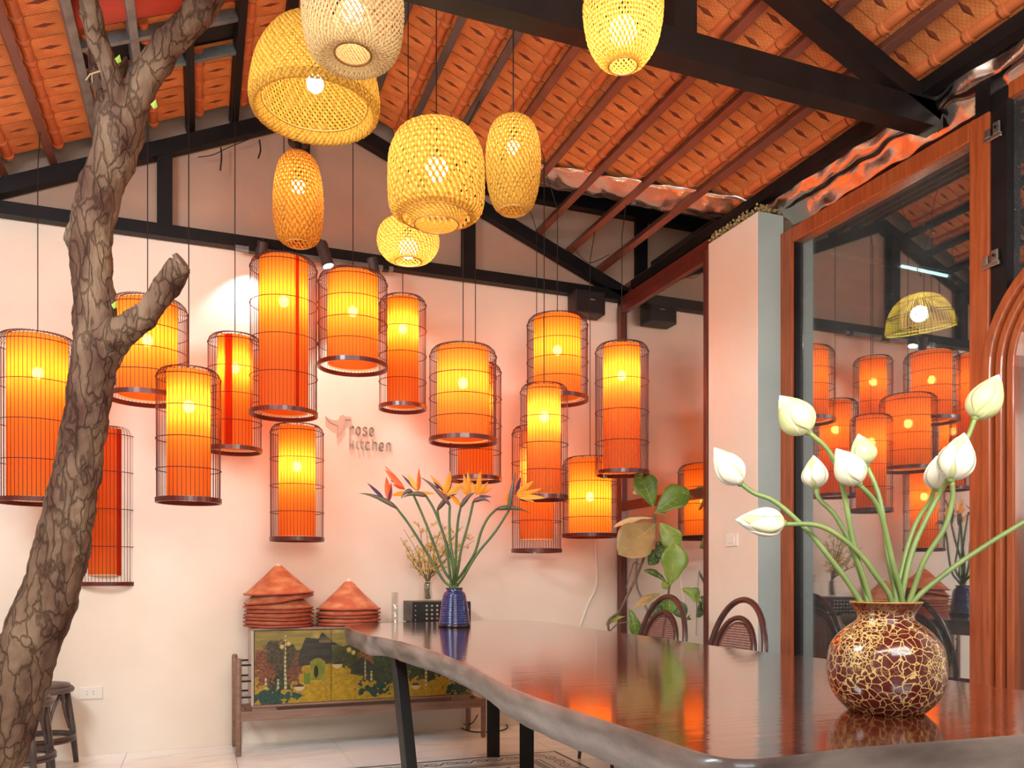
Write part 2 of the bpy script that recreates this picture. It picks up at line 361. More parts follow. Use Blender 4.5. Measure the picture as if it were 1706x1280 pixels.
def roof_side(bats, sgn, slope):
    root_mb = MB()
    xa = XRG; xb = bats[-1]+sgn*.14
    za, zb = ztile(xa)+.03, ztile(xb)+.03
    y1 = 5.2 if sgn < 0 else 5.2
    if sgn > 0:
        xs_ = [xa]+[b for b in bats if b > 1.4]+[xb]
        vs = []; fs = []
        for x in xs_: vs += [(x, YB, ztile(x)+.03), (x, yend(x)+.02, ztile(x)+.03)]
        for i in range(len(xs_)-1): fs.append((2*i, 2*i+1, 2*i+3, 2*i+2))
        root_mb.add(vs, fs)
    else:
        root_mb.add([(xa, YB, za), (xa, y1, za), (xb, y1, zb), (xb, YB, zb)], [(0, 1, 2, 3)])
    root = root_mb.build('ceiling', M['underlay'], solid=.01); struct(root)
    ang = atan2(slope, 1)
    allb = bats if sgn > 0 else bats
    Lh = abs(bats[1]-bats[0]); L = .2466/cos(ang)+.004 if sgn > 0 else .2475/cos(ang)+.004
    me, tmb = tile_mesh(L, WT)
    lst = []
    rot = Matrix.Rotation(ang, 4, 'Y') if sgn > 0 else (Matrix.Rotation(-ang, 4, 'Y') @ Matrix.Scale(-1, 4, (1, 0, 0)))
    restm = MB()
    for bi, bx in enumerate([bats[0]-sgn*.25]+list(bats)):
        x0 = bx+sgn*.012
        if (x0-XRG)*sgn < -.02: continue
        if bi == len(bats): x0 = bx+sgn*.012
        if (bx-bats[-1])*sgn > -.01: continue
        for j in range(50):
            y = yend(x0+sgn*.13)-WT*(j+1)+.04
            if y < YB: break
            p = Vector((x0, y, ztile(x0)))
            if sgn < 0:
                cx_ = x0-.12; cy_ = y+WT/2
                if -.56 < cx_ < .19 and (4.40 < cy_ < 4.60 or 3.92 < cy_ < 4.30): continue
            px, py, d = proj((x0+sgn*.12, y+.08, ztile(x0+sgn*.12)))
            jz = random.uniform(-.002, .002)
            if d > .5 and -90 < px < 1800 and py > -90: lst.append((p+Vector((0, 0, jz)), x0))
            else:
                mt = Matrix.Translation(p) @ rot
                vs = [mt @ Vector(v) for v in [(0,.004,0),(L,.004,0),(L,WT-.004,0),(0,WT-.004,0)]]
                restm.add(vs, [(0, 1, 2, 3)])
    lst.sort(key=lambda t: proj(t[0])[2])
    for p, x0 in lst[:300]:
        o = bpy.data.objects.new('roof_tile', me); COL.objects.link(o); o.parent = root
        o.matrix_basis = Matrix.Translation(p) @ rot
    for p, x0 in lst[300:]:
        mt = Matrix.Translation(p) @ rot
        restm.add([mt @ Vector(v) for v in tmb.v], tmb.f)
    restm.build('roof_tile_field', M['tile'], root, kind='stuff')
    for bx in bats:
        zt = ztile(bx)-.012; n_ = Vector((-slope*0, 0, 1))
        ye = YW-.01
        mb = MB().beam((bx, YB+.02, zt-.028), (bx, ye, zt-.028), .042, .052, up=(-(SR if sgn > 0 else SL), 0, 1))
        mt = M['steel_grey'] if sgn > 0 and bx < 1.6 else M['batten'] if sgn > 0 or bx < -.7 else (M['batten_grey'] if bx in (-.31, -.556) else M['steel_black'])
        mb.build('batten', mt, root, bevel=.003)
    return root
ceil_r = roof_side(BAT_R, 1, -SR)      # rotation about +Y lowers +x
ceil_l = roof_side(BAT_L, -1, SL)
# pieces of the roof opening by the tree: angle irons and the red ridge capping beyond them
zz = lambda x: ztile(x)-.03
MB().beam((.2, 4.60, zz(.2)), (-.57, 4.60, zz(-.57)), .03, .05).build('trimmer', M['batten_grey'], ceil_l)
MB().beam((.2, 4.32, zz(.2)), (-.57, 4.32, zz(-.57)), .03, .05).build('trimmer', M['batten_grey'], ceil_l)
n = 14; vs = []; A, B = Vector((.19, 4.12, zz(.19)+.03)), Vector((-.56, 4.12, zz(-.56)+.03))
for c in (A, B):
    for i in range(n+1):
        t = pi*i/n; vs.append(c+Vector((0, cos(t)*.1, -sin(t)*.05)))
MB().add(vs, [(i, i+1, n+2+i, n+1+i) for i in range(n)]).build('ridge_cap', M['tile_red'], ceil_l, smooth=True, solid=.008)
# crumpled foil flashing at the diagonal end of the right slope
def foil_sheet(name, rows, lab, nu=60, amp=.012, thick=.003):
    """rows: list of polylines (same length 2) across the sheet"""
    mb = MB(); nv = len(rows)*5-4
    for i in range(nu+1):
        t = i/nu; base = [Vector(r[0]).lerp(Vector(r[1]), t) for r in rows]
        c = catmull(base, 5) if len(base) > 2 else [base[0].lerp(base[1], j/8) for j in range(9)]
        for p in c:
            q = p*9; p = p+Vector((noise.noise(q), noise.noise(q+Vector((7, 3, 1))), noise.noise(q*1.3+Vector((1, 9, 4)))))*amp
            mb.v.append(tuple(p))
        m_ = len(c)
    for i in range(nu):
        for j in range(m_-1):
            mb.f.append((i*m_+j, i*m_+j+1, (i+1)*m_+j+1, (i+1)*m_+j)); mb.m.append(0)
    o = mb.build(name, M['foil'], smooth=True, solid=thick); tag(o, lab, 'foil flashing'); return o
x0, x1 = 1.93, 3.02
foil_sheet('foil_flashing', [((x0, yend(x0)-.06, ztile(x0)-.030), (x1, yend(x1)-.06, ztile(x1)-.030)),
                             ((x0, yend(x0)+.10, ztile(x0)-.05), (x1, yend(x1)+.12, ztile(x1)-.05)),
                             ((x0, yend(x0)+.2, ztile(x0)-.03), (x1, yend(x1)+.26, ztile(x1)-.03))],
           'shiny foil strip closing the diagonal lower end of the clay tiles', amp=.014)
foil_sheet('foil_gutter', [((2.98, 4.0, 3.235), (2.98, 1.2, 3.235)), ((3.02, 4.0, 3.12), (3.02, 1.2, 3.14)), ((3.06, 3.96, 3.10), (3.07, 1.2, 3.12)), ((3.10, 3.8, 3.015), (3.10, 1.2, 3.02))],
           'long crumpled foil gutter lining above the big glass frame', nu=150, amp=.02)
# beams and trusses
def truss(n_, Y, ties, tie_z, tie_h, xa, xb, posts, w_=.07, web=()):
    r = empty_struct('trim_%d' % n_, (XRG, Y, tie_z))
    MB().box((xa, Y-w_/2, tie_z-tie_h/2), (xb, Y+w_/2, tie_z+tie_h/2)).build('tie_beam', M['steel_black'], r)
    for sx, xe in ((1, xb), (-1, xa)):
        MB().beam((XRG-sx*.02, Y, ZRG), (xe, Y, zchord(xe)), w_, .085).build('top_chord', M['steel_black'], r)
    for x, w2 in posts:
        MB().box((x-w2/2, Y-w_*.45, tie_z+tie_h/2-.01), (x+w2/2, Y+w_*.45, zchord(x)-.02)).build('post', M['steel_black'], r)
    for (p, q) in web: MB().beam(p, q, w_*.8, .06).build('web', M['steel_black'], r)
    return r
TB = YW-.05
truss(1, TB, None, 3.14, .075, XL+.02, 2.95, [(-.205, .085), (.60, .10), (1.72, .085)])
truss(2, 2.69, None, 3.095, .11, XL+.02, 3.06, [(1.735, .10), (.72, .1), (-.2, .085)], w_=.09)
truss(3, .2, None, 3.095, .11, XL+.02, 3.06, [(1.735, .10), (.72, .1)], w_=.09)
t4 = empty_struct('trim_4', (2.9, YW-.04, 3.8))
MB().box((1.55, YW-.08, 3.74), (4.5, YW, 3.90)).build('lintel_beam', M['steel_black'], t4)
a = onY(1066, 380, YW); MB().box((a.x-.05, YW-.03, 3.2), (a.x+.05, YW, 3.75)).build('post', M['steel_black'], t4)
# wall plate over right openings and rail of the glass line
struct(MB().box((XR-.0, 4.171, 3.06), (XR+.05, YW-.09, 3.12)).build('trim_5', M['wood_dark']))
struct(MB().box((2.935, 1.2, 3.165), (3.0, 5.2, 3.225)).build('trim_6', M['steel_black']))
pk = struct(MB().box((XG-.02, 2.40, 2.98), (XG+.04, 2.47, 3.2)).build('trim_7', M['steel_black']))
# post between glass pane and arch door
struct(MB().box((XG-.01, 2.335, 0), (XG+.05, 2.405, 3.05)).build('trim_8', M['steel_black']))
# rock wool stuffed on top of the column
mb = MB()
for i in range(900):
    x = random.uniform(XR-.01, XG+.05); y = random.uniform(3.69, 4.15); r = random.uniform(.003, .010)
    mb.sphere((x, y, 3.098+random.random()*.035), r, 6, 4)
tag(mb.build('rock_wool', pbr('rock_wool', hexc('b5a070'), 1, col2=hexc('7d6c45'), scale=40)), 'yellowish rock wool stuffed on top of the white column', 'insulation', kind='stuff')

# ------------------------------------------------------------------ windows and the arched door in the right wall
def bar(mb, x0, x1, y0, y1, z0, z1): mb.box((x0, y0, z0), (x1, y1, z1))
win = empty_struct('window_1', (XR, 4.77, 0))
for nm, a in (('jamb', (XR-.01, XR+.05, 4.172, 4.21, 0, 3.06)), ('jamb', (XR-.01, XR+.06, 5.245, 5.31, 0, 3.06)), ('transom', (XR-.005, XR+.05, 4.212, 5.243, 1.545, 1.61)),
              ('sill', (XR-.005, XR+.05, 4.212, 5.243, 0, .08)), ('head', (XR-.005, XR+.05, 4.212, 5.243, 2.995, 3.06))):
    mb = MB(); bar(mb, *a); mb.build(nm, M['wood_dark'], win, bevel=.004)
MB().box((XR+.015, 4.205, 1.605), (XR+.021, 5.25, 3.0)).build('pane', M['glass_far'], win)
MB().box((XR+.015, 4.205, .07), (XR+.021, 5.25, 1.55)).build('pane', M['glass_far'], win)
win2 = empty_struct('window_2', (XG, 3.05, 0))
for nm, a in (('jamb', (XG-.02, XG+.06, 3.60, 3.698, 0, 2.985)), ('jamb', (XG-.02, XG+.06, 2.407, 2.50, 0, 2.985)), ('head', (XG-.02, XG+.06, 2.50, 3.60, 2.90, 2.985)), ('sill', (XG-.02, XG+.06, 2.50, 3.60, 0, .1))):
    mb = MB(); bar(mb, *a); mb.build(nm, M['wood_frame'], win2, bevel=.006)
MB().box((XG+.02, 2.49, .09), (XG+.027, 3.61, 2.91)).build('pane', M['glass_big'], win2)
for nm, a in (('glazing_bead', (XG-.005, XG+.03, 3.585, 3.60, .1, 2.9)),):
    mb = MB(); bar(mb, *a); mb.build(nm, M['steel_black'], win2)
# arched leaf beside it
door = empty_struct('door_1', (XG, 1.96, 0))
yc, zs = 1.955, 1.90
def arch_band(Ro, Ri, xa, xb):
    mb = MB(); prof = []
    for z in (0, zs*.5): prof.append(((yc+Ro, z), (yc+Ri, z)))
    for i in range(25):
        t = pi*i/24; prof.append(((yc+Ro*cos(t), zs+Ro*sin(t)), (yc+Ri*cos(t), zs+Ri*sin(t))))
    for z in (zs*.5, 0): prof.append(((yc-Ro, z), (yc-Ri, z)))
    vs = []
    for (a, b) in prof: vs += [(xa, a[0], a[1]), (xb, a[0], a[1]), (xb, b[0], b[1]), (xa, b[0], b[1])]
    fs = []
    for i in range(len(prof)-1):
        for j in range(4): fs.append((4*i+j, 4*i+(j+1) % 4, 4*i+4+(j+1) % 4, 4*i+4+j))
    fs += [(0, 1, 2, 3), tuple(4*(len(prof)-1)+j for j in (3, 2, 1, 0))]
    return mb.add(vs, fs)
arch_band(.47, .425, XG-.045, XG+.05).build('outer_moulding', M['wood_frame'], door, bevel=.008)
arch_band(.421, .385, XG-.03, XG+.05).build('middle_moulding', M['wood_frame'], door, bevel=.008)
arch_band(.381, .345, XG-.015, XG+.045).build('inner_moulding', M['wood_frame'], door, bevel=.006)
mb = MB(); vs = [(XG+.02, yc+.35, .05), (XG+.02, yc-.35, .05)]
for i in range(25):
    t = pi-pi*i/24; vs.append((XG+.02, yc+.35*cos(t), zs+.35*sin(t)))
mb.add(vs, [tuple(range(len(vs)))]).build('pane', M['glass_big'], door, solid=.006)
win3 = empty_struct('window_3', (XG, 1.9, 2.4))
mb = MB(); pr = [(2.33, 2.95)]
MB().box((XG+.03, 1.42, 2.40), (XG+.036, 2.334, 3.0)).build('pane', M['glass_big'], win3)
vs = [(XG+.03, 2.334, 2.40), (XG+.03, yc+.0, 2.40)]
for i in range(13):
    t = pi/2-pi/2*i/12; vs.append((XG+.03, min(2.334, yc+.475*cos(t)), zs+.475*sin(t)))
MB().add([(XG+.03, 2.334, 2.40), (XG+.03, 1.96, 2.40)]+vs[2:-3], [tuple(range(len(vs)-3))]).build('pane', M['glass_big'], win3, solid=.005)
MB().box((XG-.0, 1.40, 3.0), (XG+.06, 2.335, 3.06)).build('head', M['wood_frame'], win3)
# clear glass clips
for k, (px, py, lb) in enumerate(((1655, 222, 'steel glass clip on the dark post, upper one near the roof'), (1652, 434, 'steel glass clip on the dark post, lower one above the arch'))):
    c = onX(px, py, XG-.02); t = thing('glass_clip', c, lb, 'clip')
    st = pbr('clip_steel', hexc('b9b4ac'), .25, .9)
    MB().box(c+Vector((-.012, -.04, -.03)), c+Vector((.0, .035, -.012))).build('foot_plate', st, t, bevel=.002)
    MB().box(c+Vector((-.012, -.035, -.012)), c+Vector((-.002, -.005, .035))).build('cheek_plate', st, t, bevel=.002)
    MB().box(c+Vector((-.012, .01, -.012)), c+Vector((-.002, .032, .022))).build('cheek_plate', st, t, bevel=.002)
    MB().tube([c+Vector((-.018, -.02, .012)), c+Vector((-.008, -.02, .012))], .006, 8).build('bolt', M['steel_black'], t)

# ------------------------------------------------------------------ outside, beyond the glass (night)
struct(MB().box((XG+.1, -1, -.06), (7, 7, -.01)).build('ground', pbr('yard_paving', hexc('39352f'), .8, col2=hexc('2a2723'), scale=3)))
struct(MB().box((5.9, -1, 0), (6.0, 7, 4)).build('wall_yard', pbr('yard_wall', hexc('4a4641'), .9, col2=hexc('3b3835'), scale=2)))
struct(MB().box((XR+.06, YW+.13, 0), (7, YW+.2, 4)).build('wall_neighbour', pbr('neighbour_plaster', hexc('a39383'), .9, col2=hexc('8d7d70'), scale=2)))
soff = struct(MB().box((3.2, 1.5, 3.42), (6, YW+.1, 3.46)).build('ceiling_porch', pbr('porch_boards', hexc('3a322d'), .8, col2=hexc('2a2522'), scale=3)))
for i in range(7):
    MB().box((3.2, 1.7+i*.55, 3.34), (5.9, 1.76+i*.55, 3.42)).build('rafter', M['steel_black'], soff)
# long tube lamp and the tilted dome lamp outside
tl = thing('tube_lamp', (4.4, 4.3, 2.9), 'slim cool white tube lamp glowing outside behind the tall glass', 'lamp')
p0 = onY(1385, 420, 4.5); p1 = onY(1600, 466, 4.5)
MB().beam(p0, p1, .03, .03).build('rail', M['batten_grey'], tl)
q0, q1 = p0.lerp(p1, .5), p0.lerp(p1, .86)
MB().tube([q0-Vector((0, .03, .01)), q1-Vector((0, .03, .01))], .012, 8).build('tube', emit('tube_glow', (.8, 1, .95), 3.0), tl)
MB().tube([p0, p0+Vector((0, 0, .5))], .003, 5).build('hanger', M['cord'], tl)

# ------------------------------------------------------------------ cage lanterns
def lantern(px, ytop, ybot, wpx, d, ratio, bulbf, label, seam=None, gap=.012, hoops=4, power=1.0, sw=.05):
    R = wpx/2*d/F; c = P(px, HY, d); cx_, cy_ = c.x, c.y
    zt = EYE+(HY-ytop)*(d-.7*R)/F; zb = EYE+(HY-ybot)*d/F
    r = thing('cage_lantern', (cx_, cy_, zb), label, 'lantern', 'orange cage lanterns along the back wall')
    C0 = Vector((cx_, cy_, 0)); sr = min(.055, R*.3); Rt = R-sr; nr = int(2*pi*R/.0205)
    mb = MB()
    for i in range(nr):
        a = 2*pi*i/nr; u = Vector((cos(a), sin(a), 0)); pts = [C0+u*(R-.006)+Vector((0, 0, zb+.01)), C0+u*(R-.004)+Vector((0, 0, zt-sr))]
        for k in range(1, 4):
            t = pi/2*k/3; pts.append(C0+u*(Rt+sr*cos(t)-.004)+Vector((0, 0, zt-sr+sr*sin(t))))
        pts.append(C0+u*(R*.66)+Vector((0, 0, zt-.002)))
        mb.tube(pts, .0016, 3, cap=False)
    mb.build('cage_ribs', M['cage'], r, kind='stuff')
    zs_ = zt-sr
    for k in range(hoops):
        z = zs_-(zs_-zb)*k/hoops
        MB().tube(circle((cx_, cy_, z), R-.001, 40), .0023, 5, closed=True).build('cage_hoop', M['cage'], r)
    MB().tube(circle((cx_, cy_, zt-.002), R*.66, 36), .0028, 5, closed=True).build('top_ring', M['cage'], r)
    MB().lathe([(R+.001, 0), (R+.002, .024), (R-.009, .024), (R-.010, 0), (R+.001, 0)], (cx_, cy_, zb-.012), 48).build('bottom_rim', M['rim'], r, smooth=False)
    rs = R*ratio; st, sb = zt-.014, zb+gap
    sh = MB().lathe([(rs, sb-0), (rs, sb+(st-sb)*.5), (rs, st)], (cx_, cy_, 0), 48).build('shade', M['shade'], r, smooth=True)
    mb = MB().lathe([(rs-.002, sb-.002), (rs+.0015, sb-.002), (rs+.0015, sb+.006), (rs-.002, sb+.006), (rs-.002, sb-.002)], (cx_, cy_, 0), 48)
    mb.build('hem', M['lining'], sh, smooth=True)
    if seam is not None:
        va = atan2(-cy_, -cx_)+seam; n_ = 6; vs = []; wa = sw/rs
        for z in (sb, st):
            for i in range(n_+1):
                a = va-wa/2+wa*i/n_; vs.append((cx_+(rs+.0015)*cos(a), cy_+(rs+.0015)*sin(a), z))
        MB().add(vs, [(i, i+1, n_+2+i, n_+1+i) for i in range(n_)]).build('cloth_overlap', M['seam'], sh, smooth=True)
    mb = MB()
    for a in (0, pi/2): 
        u = Vector((cos(a+.4), sin(a+.4), 0)); mb.tube([C0+u*R*.66+Vector((0, 0, zt)), C0-u*R*.66+Vector((0, 0, zt))], .002, 4)
    mb.build('spider', M['cage'], r)
    zbulb = zt-(zt-zb)*bulbf
    bl = MB().sphere((cx_, cy_, zbulb), .028, 12, 8, 1.15).build('bulb', M['bulb'], r, smooth=True)
    MB().lathe([(.012, 0), (.016, .03), (.014, .05), (.004, .06)], (cx_, cy_, zbulb+.032), 10).build('socket', M['cord'], r)
    bx = min(BAT_R+BAT_L, key=lambda q: abs(q-cx_)); ztop_ = ztile(bx)-.05
    MB().tube([(cx_, cy_, zbulb+.08), (cx_, cy_, ztop_-.22), (bx, cy_, ztop_)], .0028, 5).build('cord', M['cord'], r)
    return r
LAN = [
 (63, 548, 836, 126, 4.3, .72, .22, 'tall orange cage lantern at the far left edge, half behind the tree trunk', None, {}),
 (246, 487, 664, 128, 4.3, .72, .40, 'wide short orange cage lantern behind the sawn off side branch', None, {}),
 (314.5, 607, 835, 103, 4.0, .66, .28, 'slim orange cage lantern just right of the trunk hanging in front of two others', None, {}),
 (391.5, 551, 751, 87, 4.8, .64, .28, 'slim orange cage lantern with a dark red cloth overlap left of the tallest one', -.36, {'sw': .044}),
 (473, 417, 690, 110, 4.5, .72, .27, 'tallest wide orange cage lantern hanging highest, under the black track spots', .56, {'sw': .022}),
 (588, 442, 611, 115, 4.7, .72, .40, 'wide orange cage lantern with open bottom directly above the wall sign', None, {}),
 (671, 487, 680, 79, 5.05, .66, .28, 'narrow orange cage lantern to the upper right of the wall sign', None, {}),
 (495, 703, 899, 88, 4.9, .67, .36, 'narrow orange cage lantern lowest on the wall left of the sign', None, {}),
 (771.5, 568, 735, 113, 4.62, .76, .38, 'broad orange cage lantern above the bird of paradise flowers', None, {}),
 (792, 600, 799, 88, 5.14, .67, .3, 'narrow orange cage lantern mostly hidden behind the broad one', None, {}),
 (928.5, 517, 666, 103, 5.1, .76, .40, 'wide orange cage lantern just left of the black speaker box', None, {}),
 (906.5, 635, 830, 81, 4.68, .68, .28, 'slim orange cage lantern hanging in front of the two beside it near the right corner', None, {}),
 (894, 706, 918, 84, 5.42, .66, .34, 'lowest slim orange cage lantern behind the slim one at the right', None, {'gap': .07}),
 (983, 758, 893, 93, 5.45, .76, .5, 'short wide orange cage lantern low beside the window frame', None, {}),
 (1036, 565, 789, 90, 5.05, .68, .24, 'tall orange cage lantern furthest right in front of the corner window', None, {}),
 (178, 708, 973, 100, 4.9, .72, .27, 'long orange cage lantern hanging lowest behind the tree trunk', .52, {'gap': .05, 'sw': .028}),
]
for (px, yt, yb, wp, d, ra, bf, lb, sm, kw) in LAN: lantern(px, yt, yb, wp, d, ra, bf, lb, sm, **kw)

# ------------------------------------------------------------------ woven bamboo lamps
cane_g = fabric('woven_cane', hexc('cfa84e'), (.85, .56, .14), .0, .55)
cane_o = fabric('woven_cane_amber', hexc('c98a35'), (.85, .42, .08), .0, .55)
cane_p = fabric('woven_cane_pale', hexc('d3b98a'), (.75, .60, .36), .0, .65)
DARKER = {'woven_cane': fabric('woven_cane_dark', hexc('a87c30'), (.60, .34, .07), .0, .6), 'woven_cane_amber': fabric('woven_cane_amber_dark', hexc('9a5f20'), (.60, .24, .04), .0, .6),
          'woven_cane_pale': fabric('woven_cane_pale_dark', hexc('ab8f64'), (.5, .38, .2), .0, .7)}
cane_rim = pbr('cane_rim', hexc('c28a42'), .5, col2=hexc('a8722f'), scale=20)
def prof_at(prof, t):
    f = t*(len(prof)-1); i = min(int(f), len(prof)-2); u = f-i
    return prof[i][0]*(1-u)+prof[i+1][0]*u, prof[i][1]*(1-u)+prof[i+1][1]*u
def smooth_prof(prof, k=6):
    pts = catmull([Vector((r, 0, z)) for r, z in prof], k)
    ds = [0]
    for a, b in zip(pts, pts[1:]): ds.append(ds[-1]+(b-a).length)
    out = []; T = ds[-1]
    for i in range(41):
        s = T*i/40; j = max(k_ for k_ in range(len(ds)) if ds[k_] <= s+1e-9); j = min(j, len(pts)-2)
        u = (s-ds[j])/max(1e-9, ds[j+1]-ds[j]); p = pts[j].lerp(pts[j+1], u); out.append((max(.004, p.x), p.z))
    return out, T
def weave(prof, n_, turns, wd, c, steps=36):
    """two families of crossing helical strips laid on the surface of revolution prof [(r,z)]"""
    mb = MB(); c = Vector(c)
    for sg in (1, -1):
        for i in range(n_):
            vs = []; a0 = 2*pi*i/n_
            for k in range(steps+1):
                t = k/steps; r, z = prof_at(prof, t); a = a0+sg*turns*2*pi*t
                r2, z2 = prof_at(prof, min(1, t+.01)); r1, z1 = prof_at(prof, max(0, t-.01)); dt = (min(1, t+.01)-max(0, t-.01))
                tang = Vector(((r2-r1)/dt, r*sg*turns*2*pi, (z2-z1)/dt))     # radial, circumferential, vertical
                nrm = Vector((z2-z1, 0, -(r2-r1))).normalized()
                wv = tang.cross(nrm).normalized()*wd/2
                off = nrm*(.0012*(1 if (k+i) % 2 else -1)*sg)
                er = Vector((cos(a), sin(a), 0)); ec = Vector((-sin(a), cos(a), 0)); ez = Vector((0, 0, 1))
                for s_ in (-1, 1):
                    q = Vector((r, 0, z))+wv*s_+off; vs.append(c+er*q.x+ec*q.y+ez*q.z)
            mb.add(vs, [(2*k, 2*k+1, 2*k+3, 2*k+2) for k in range(steps)], 0 if sg > 0 else 1)
    return mb
def woven(px, ytop, ybot, wpx, d, prof, n_, turns, wd, label, mat, lower=None, bulb_t=.45, bulb_r=.032, hoops=(0, 1), mount=False, cordtop=None, bm=None, inner=None):
    """prof in unit coords: r in 0..1 of half width, z 0 (bottom) .. 1 (top)"""
    R = wpx/2*d/F; c = P(px, HY, d); zb = EYE+(HY-ybot)*d/F; zt = EYE+(HY-ytop)*d/F; Hh = zt-zb
    r = thing('woven_lamp', (c.x, c.y, zb), label, 'lamp', 'woven bamboo lamps over the table')
    pr, T = smooth_prof([(a*R, zb+b*Hh) for a, b in prof])
    cc = (c.x, c.y, 0)
    weave(pr, n_, turns, wd, cc).build('woven_shade', [mat, DARKER[mat.name]], r, smooth=True, kind='stuff')
    if inner:
        p2, _ = smooth_prof([(a*R, zb+b*Hh) for a, b in inner]); weave(p2, int(n_*.7), turns*.6, wd*.8, cc).build('inner_basket', [mat, DARKER[mat.name]], r, smooth=True, kind='stuff')
        MB().tube(circle((c.x, c.y, p2[0][1]), p2[0][0], 36), .0035, 6, closed=True).build('inner_hoop', cane_rim, r, smooth=True)
    for h in hoops:
        rr, z = prof_at(pr, h)
        if rr > .01: MB().tube(circle((c.x, c.y, z), rr, 36), .0035, 6, closed=True).build('hoop', cane_rim, r, smooth=True)
    zbulb = zb+Hh*bulb_t
    MB().sphere((c.x, c.y, zbulb), bulb_r, 14, 10).build('bulb', bm or M['bulb_woven'], r, smooth=True)
    MB().lathe([(.012, 0), (.018, .03), (.018, .05), (.004, .06)], (c.x, c.y, zbulb+bulb_r*.95), 10).build('socket', M['cord'], r)
    if mount:
        MB().lathe([(.045, 0), (.048, .008), (.048, .018), (.01, .022)], (c.x, c.y, zt+.035), 20, caps=True).build('mount_plate', M['steel_black'], r, smooth=False)
        MB().lathe([(.016, 0), (.016, .035)], (c.x, c.y, zt+.002), 12).build('neck', M['steel_black'], r)
    zc = min(zchord(c.x)+.045, cordtop or 9)
    MB().tube([(c.x, c.y, zbulb+bulb_r+.05), (c.x, c.y, zc)], .0026, 5).build('cord', M['cord'], r)
    return r
barrel = [(.50, 0), (.72, .06), (.92, .25), (1.0, .5), (.96, .72), (.78, .9), (.42, .985), (.10, 1.0)]
slim = [(.50, 0), (.72, .03), (.90, .12), (1.0, .35), (.97, .62), (.80, .85), (.52, .96), (.20, 1.0)]
woven(588, -62, 100, 168, 2.42, [(.36, .06), (.62, 0), (.90, .13), (1.0, .42), (.97, .72), (.78, .92), (.45, .99), (.1, 1)], 60, .34, .0050, 'pale woven bamboo lamp cut off by the top edge, in front of the dome lamp', cane_p, bulb_t=.5,
      inner=[(.36, .06), (.42, .14), (.44, .3), (.3, .5)], bm=emit('bulb_dim', (1, .88, .7), 30))
woven(525, 40, 196, 211, 3.3, [(.82, .16), (.93, .03), (1.0, .10), (1.0, .28), (.90, .58), (.66, .85), (.36, .97), (.08, 1.0)], 74, .30, .0106, 'large dome shaped woven bamboo lamp with wide open bottom', cane_g, bulb_t=.36, bulb_r=.034, bm=emit('bulb_strong', (1, .93, .7), 115))
woven(497, 254, 407, 82, 3.8, slim, 30, .42, .0108, 'slim amber woven bamboo lamp on a black mount plate above the orange lanterns', cane_o, bulb_t=.62, mount=True)
woven(727, 220, 360, 160, 3.5, [(.72, -.02), (.93, .05), (1.0, .2), (1.0, .62), (.93, .8), (.78, .95), (.5, 1.02), (.12, 1.04)], 48, .24, .0125, 'big drum shaped woven bamboo lamp in the middle of the hanging group', cane_g, bulb_t=.55, bulb_r=.05,
      inner=[(.46, -.10), (.6, .02), (.72, .1)])
woven(680, 366, 436, 103, 3.9, [(.42, 0), (.72, .08), (.95, .3), (1.0, .52), (.9, .78), (.62, .95), (.3, 1.0), (.1, 1.02)], 38, .34, .0100, 'small round woven bamboo lamp hanging below the drum shaped one', cane_g, bulb_t=.3, bulb_r=.045)
woven(855, 196, 352, 92, 3.3, barrel, 36, .36, .0094, 'barrel shaped woven bamboo lamp right of the drum shaped one', cane_g, bulb_t=.68, bulb_r=.026)
woven(1038, -28, 110, 133, 2.68, [(.36, 0), (.60, .07), (.88, .3), (1.0, .62), (.97, .8), (.8, .95), (.45, 1.0), (.1, 1.02)], 42, .34, .0080, 'brightest egg shaped woven bamboo lamp at the top right beside the truss', cane_g, bulb_t=.42, bulb_r=.045)

# the dome lamp outside, hanging askew
def dome_lamp():
    d = 4.69; c = P(1533, 551, d); R = .185
    r = thing('dome_lamp', c, 'tilted dome lamp of thin split bamboo hanging outside behind the glass', 'lamp')
    r.rotation_euler = (radians(4), radians(-10), 0)
    can = fabric('split_bamboo', hexc('ecd25a'), (.95, .78, .22), 0, .4)
    mb = MB()
    for i in range(60):
        a = 2*pi*i/60; pts = []
        for k in range(9):
            t = pi/2*k/8; rr = R*cos(t)**.85 if k < 8 else .012; pts.append((rr*cos(a), rr*sin(a), .21*sin(t)))
        mb.tube(pts, .0026, 4, cap=False)
    mb.build('rib_dome', can, r, world=False, kind='stuff')
    for t in (0, .08, .38, .46, .9):
        rr = R*cos(t)**.85; MB().tube(circle((0, 0, .21*sin(t)), rr, 40), .0045 if t < .1 else .0028, 5, closed=True).build('hoop', can if t < .1 else M['cage'], r, world=False)
    MB().sphere((0, 0, .095), .045, 14, 10).build('bulb', M['bulb_out'], r, world=False, smooth=True)
    upv = r.rotation_euler.to_matrix().inverted() @ Vector((0, 0, 1)); MB().tube([(0, 0, .13), (0, 0, .21), Vector((0, 0, .22))+upv*(3.41-c.z-.22)], .003, 5).build('cord', M['cord'], r, world=False)
dome_lamp()

